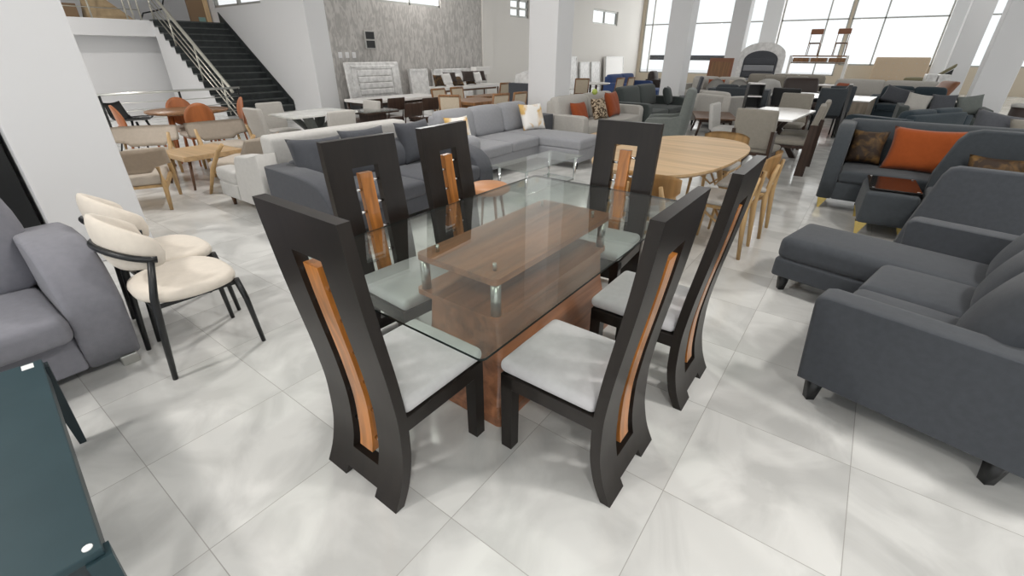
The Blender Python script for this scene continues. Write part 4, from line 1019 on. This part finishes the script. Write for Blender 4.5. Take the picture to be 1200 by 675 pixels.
# dark brown lounge group centre right
make_sofa('dark brown armchair with high back beyond the black table', (-1.62, 15.55, 0), -74, w=1.25, d=.95, mat='darkbrown', aw=.22, ah=.66, bh=1.0, ns=1, leg='black', name='armchair', cat='armchair')
make_sofa('brown grey sofa with raised pillows left of the dark brown armchair', (-2.45, 18.2, 0), -84, w=1.7, d=.95, mat='taupegrey', aw=.2, ah=.7, bh=.95, ns=2, leg='black')
make_sofa('long taupe grey sofa below the display shelf', (-2.7, 19.6, 0), -92, w=2.8, d=1.0, mat='taupegrey', aw=.2, ah=.7, bh=.95, ns=3, leg='black')
for k, (x, lab) in enumerate(((-3.75, 'left'), (-3.3, 'right'))):
    t = thing('shell_chair', '%s pale grey shell chair of the pair left of the brown grey sofa' % lab, 'chair', (x - .2 + .15 * k, 15.75 + .2 * k, 0), -80, 'pale shell chairs')
    m = MB()
    m.grid(lambda a, b: (-.05 - .25 * math.cos(R(-90 + 180 * a)), .27 * math.sin(R(-90 + 180 * a)), .50 + b * (.10 + .30 * math.cos(R(-90 + 180 * a)))), 16, 5); bmesh.ops.solidify(m.bm, geom=m.bm.faces[:], thickness=.03); m.build('backrest', 'lightgrey', t)
    MB().cushion(-.25, .25, -.25, .25, .40, .50, .04, .02).build('seat', 'taupe', t)
    for sx in (-1, 1):
        for sy in (-1, 1): MB().cyl((sx * .24, sy * .22, 0), (sx * .14, sy * .14, .41), .012, .018, n=8).build('leg', 'walnut', t)
t = thing('headboard', 'brown wooden headboard leaning beside the wrapped arched headboard', 'headboard', (-5.15, 20.6, 0)); t.rotation_euler = (R(-5), 0, 0)
MB().box(-.45, .45, -.03, .03, 0, 1.45, .006).build('panel', 'leather', t); MB().box(-.36, .36, -.042, -.03, .12, 1.32, .004).build('inset', 'teak', t)
# wrapped arched mattress stack
t = thing('headboard', 'tall arched headboard with grey channels wrapped in clear plastic', 'headboard', (-3.72, 20.3, 0)); t.rotation_euler = (R(-7), 0, R(-4))
def arch(w, h, n=14): return [(-w, 0), (w, 0), (w, h - w * .55)] + [(w * math.cos(R(180 * k / n)), h - w * .55 + w * .55 * math.sin(R(180 * k / n))) for k in range(1, n)] + [(-w, h - w * .55)]
MB().prism([(x, z) for x, z in arch(.78, 1.98)], 'y', -.06, .06).build('board', 'wraptop', t)
MB().prism([(x, z) for x, z in arch(.58, 1.70)], 'y', -.10, -.06).build('inner_board', 'charcoal', t)
for k in range(5): MB().cushion(-.52, .52, -.15, -.09, .35 + .22 * k, .56 + .22 * k, .04, 0, n=3).build('channel_pad', ['charcoal', 'midgrey'][k % 2], t)
# display rack with two chairs
t = thing('display_rack', 'white display rack with slatted wooden shelf under two chairs', 'rack', (-2.30, 25.2, 0))
for x in (-1.05, 1.02): MB().box(x - .05, x + .05, -.35, .35, 0, 1.55, .006).build('side_frame', 'whitetop', t)
for z in (1.50, 1.24): MB().box(-1.02, 1.0, -.34, .34, z, z + .05, .004).build('shelf', 'teak' if z > 1.4 else 'greyoak', t)
for k in range(3): MB().box(-.95 + .66 * k, -.36 + .66 * k, -.32, .32, 1.30, 1.46, .01).build('drawer', 'teak', t)
for k, x in enumerate((-2.62, -1.66)):
    t = thing('dining_chair', ('left' if k == 0 else 'right') + ' thin legged chair with brown backrest standing on the display rack', 'chair', (x, 25.2, 1.551), 90, 'chairs on the display rack')
    for sg in (-1, 1):
        MB().tube([(-.22, sg * .21, 0), (-.2, sg * .2, .44), (-.22, sg * .2, .92)], .016, 8).build('leg', 'teak', t)
        MB().cyl((.2, sg * .2, 0), (.18, sg * .2, .44), .014, n=8).build('leg', 'teak', t)
    MB().cushion(-.26, -.19, -.23, .23, .78, .98, .03, 0).build('backrest', 'leather', t)
    MB().cushion(-.21, .21, -.22, .22, .43, .48, .02, .01).build('seat', 'walnut', t)
# beige tufted headboard at the window
t = thing('headboard', 'beige button tufted headboard standing before the right window', 'headboard', (.62, 29.2, 0)); t.rotation_euler = (R(-4), 0, 0)
MB().cushion(-1.0, 1.0, -.06, .06, 0, 1.50, .05, 0, .02).build('board', 'tufted', t)
for i in range(7):
    for j in range(4): MB().cushion(-.84 + .28 * i - .02, -.84 + .28 * i + .02, -.09, -.07, .4 + .28 * j - .02, .4 + .28 * j + .02, .009, 0, n=2).build('button', 'taupe', t)
# olive chaise on a black plinth, white frames
solo(MB().box(-.9, .9, -.4, .4, 0, .72, .01), 'display_plinth', 'black', 'black display plinth under the olive chaise', 'plinth', (1.02, 21.2, 0), 4)
t = thing('chaise', 'olive velvet chaise with raised back on the black plinth', 'chaise', (1.18, 21.2, .722), 176); t.scale = (.68, .8, .8)
MB().cushion(-.3, .75, -.3, .3, .06, .24, .08, .02).build('seat', 'olive', t)
MB().cushion(-1.05, -.22, -.3, .3, .06, .2, .06, 0, fn=lambda o: Vector((o.x + .04, o.y, o.z + max(0, -.22 - o.x) * .72))).build('backrest', 'olive', t)
for x in (-.2, .6):
    for y in (-.22, .22): MB().cyl((x, y, 0), (x, y, .08), .02, n=8).build('leg', 'black', t)
MB().prism([(-.95, .0), (-.25, .0), (-.25, .1), (-.95, .58)], 'y', -.2, .2).build('back_support', 'black', t)
for k in range(2):
    solo(MB().box(-.14, .14, -.2, .2, 0, 1.05, .02), 'wrapped_box', 'wraptop', ('left' if k == 0 else 'right') + ' tall white wrapped box beside the farther right pillar', 'box', (1.28 + .30 * k, 20.3, 0), 6)
# far right
t = thing('stool', 'black round stool with white cushion right of the right pillar', 'stool', (2.55, 14.3, 0))
MB().cyl((0, 0, 0), (0, 0, .62), .17, n=24).build('body', 'darkbrown', t); MB().lathe([(0, .621), (.18, .621), (.19, .66), (.15, .69), (0, .70)], 24).build('cushion', 'lightgrey', t)
make_sofa('stone grey sofa loaded with pillows at the far right edge', (3.0, 10.4, 0), 200, w=2.2, d=1.0, mat='stone', aw=.22, ah=.66, bh=.88, ns=2, leg='black')
make_sofa('pale stone loveseat heaped with pillows just behind the tufted sofa', (1.72, 8.05, 0), -94, w=1.5, d=.9, mat='stone', aw=.16, ah=.62, bh=.80, ns=2, leg='black')
pil(.62, .56, .18, 'charcoal', 'large charcoal pillow showing above the tufted sofa back at right', 1.32, 7.92, .44, 10, -22, None, 10)
pil(.5, .54, .16, 'taupegrey', 'taupe pillow beside the large charcoal pillow', 1.66, 7.72, .44, -6, -18, None, -8)
pil(.5, .60, .16, 'stone', 'stone grey pillow at the right edge beside the taupe pillow', 2.05, 7.95, .44, -10, -20)

# ------------------------------------------------------------------ light, sky, camera
w = bpy.data.worlds.new('World'); SC.world = w; w.use_nodes = True
bg = w.node_tree.nodes['Background']; bg.inputs['Color'].default_value = (.97, .985, 1, 1); bg.inputs['Strength'].default_value = 1.15
def area(name, loc, rot, sx, sy, power, col=(1, 1, 1), spread=180):
    l = bpy.data.lights.new(name, 'AREA'); l.shape = 'RECTANGLE'; l.size = sx; l.size_y = sy; l.energy = power; l.color = col; l.spread = R(spread)
    o = bpy.data.objects.new(name, l); COL.objects.link(o); o.location = loc; o.rotation_euler = [R(a) for a in rot]; return o
# daylight at the glazed facades; the front one is fill added behind the camera
area('daylight_back', (.3, 30.7, 2.9), (-90, 0, 0), 25, 4.4, 650, (1, .98, .95))
area('daylight_right', (13.6, 14, 2.5), (0, 90, 0), 4.2, 31, 260, (1, .985, .96))
area('front_fill', (1, -6.7, 2.3), (90, 0, 0), 23, 3.8, 130, (.97, .985, 1))
area('daylight_left', (-13.0, 11.45, 3.6), (0, -90, 0), 1.3, 2.6, 90)
# ceiling lamps of the showroom
LAMPS = [(2.4, 2.4), (2.6, -2.6), (-4.2, 3.6), (-2.8, -2.6), (2.9, 8.8), (-2.6, 12.4), (-13.4, 1.6), (-11.9, 11.5), (-9.0, 17.5), (-2.6, 19), (2.9, 20.5), (-9, 24.5), (-2.6, 25.5), (-9, -2.6), (7.8, 5), (7.8, 12)]
for i, (x, y) in enumerate(LAMPS):
    t = thing('ceiling_lamp', 'square white ceiling lamp on a rod', 'lamp', (x, y, 4.8), 0, 'ceiling lamps')
    MB().box(-.34, .34, -.34, .34, .0, .07, .01).build('housing', 'white', t)
    MB().cyl((0, 0, .07), (0, 0, HC - 4.8), .015).build('rod', 'white', t)
    area('lamp_light', (x, y, 4.785), (0, 0, 0), .5, .5, (190 if x < -8 else 50 if (x > 0 and y > 4) else 118) if y < 9 else (95 if x < -11 else 28), (1, .965, .92))

cam = bpy.data.cameras.new('Camera'); co = bpy.data.objects.new('Camera', cam); COL.objects.link(co)
cam.sensor_width = 36; cam.lens = 525.294 / 1200 * 36; cam.clip_end = 200; cam.clip_start = .02
r = Vector((.8025804, .59652567, .00467089)); u = Vector((-.27973299, .36942092, .88615892)); wv = Vector((-.52689102, .71252039, -.4633579))
Mx = Matrix((r, u, -wv)).transposed().to_4x4(); Mx.translation = (0, 0, 1.5579); co.matrix_world = Mx
SC.camera = co
SC.view_settings.view_transform = 'Standard'; SC.view_settings.look = 'None'; SC.view_settings.gamma = 1; SC.view_settings.use_curve_mapping = False
SC.view_settings.exposure = -0.02
SC.cycles.use_denoising = True; SC.cycles.max_bounces = 8; SC.cycles.diffuse_bounces = 4; SC.cycles.glossy_bounces = 4; SC.cycles.transparent_max_bounces = 12; SC.cycles.sample_clamp_indirect = 6
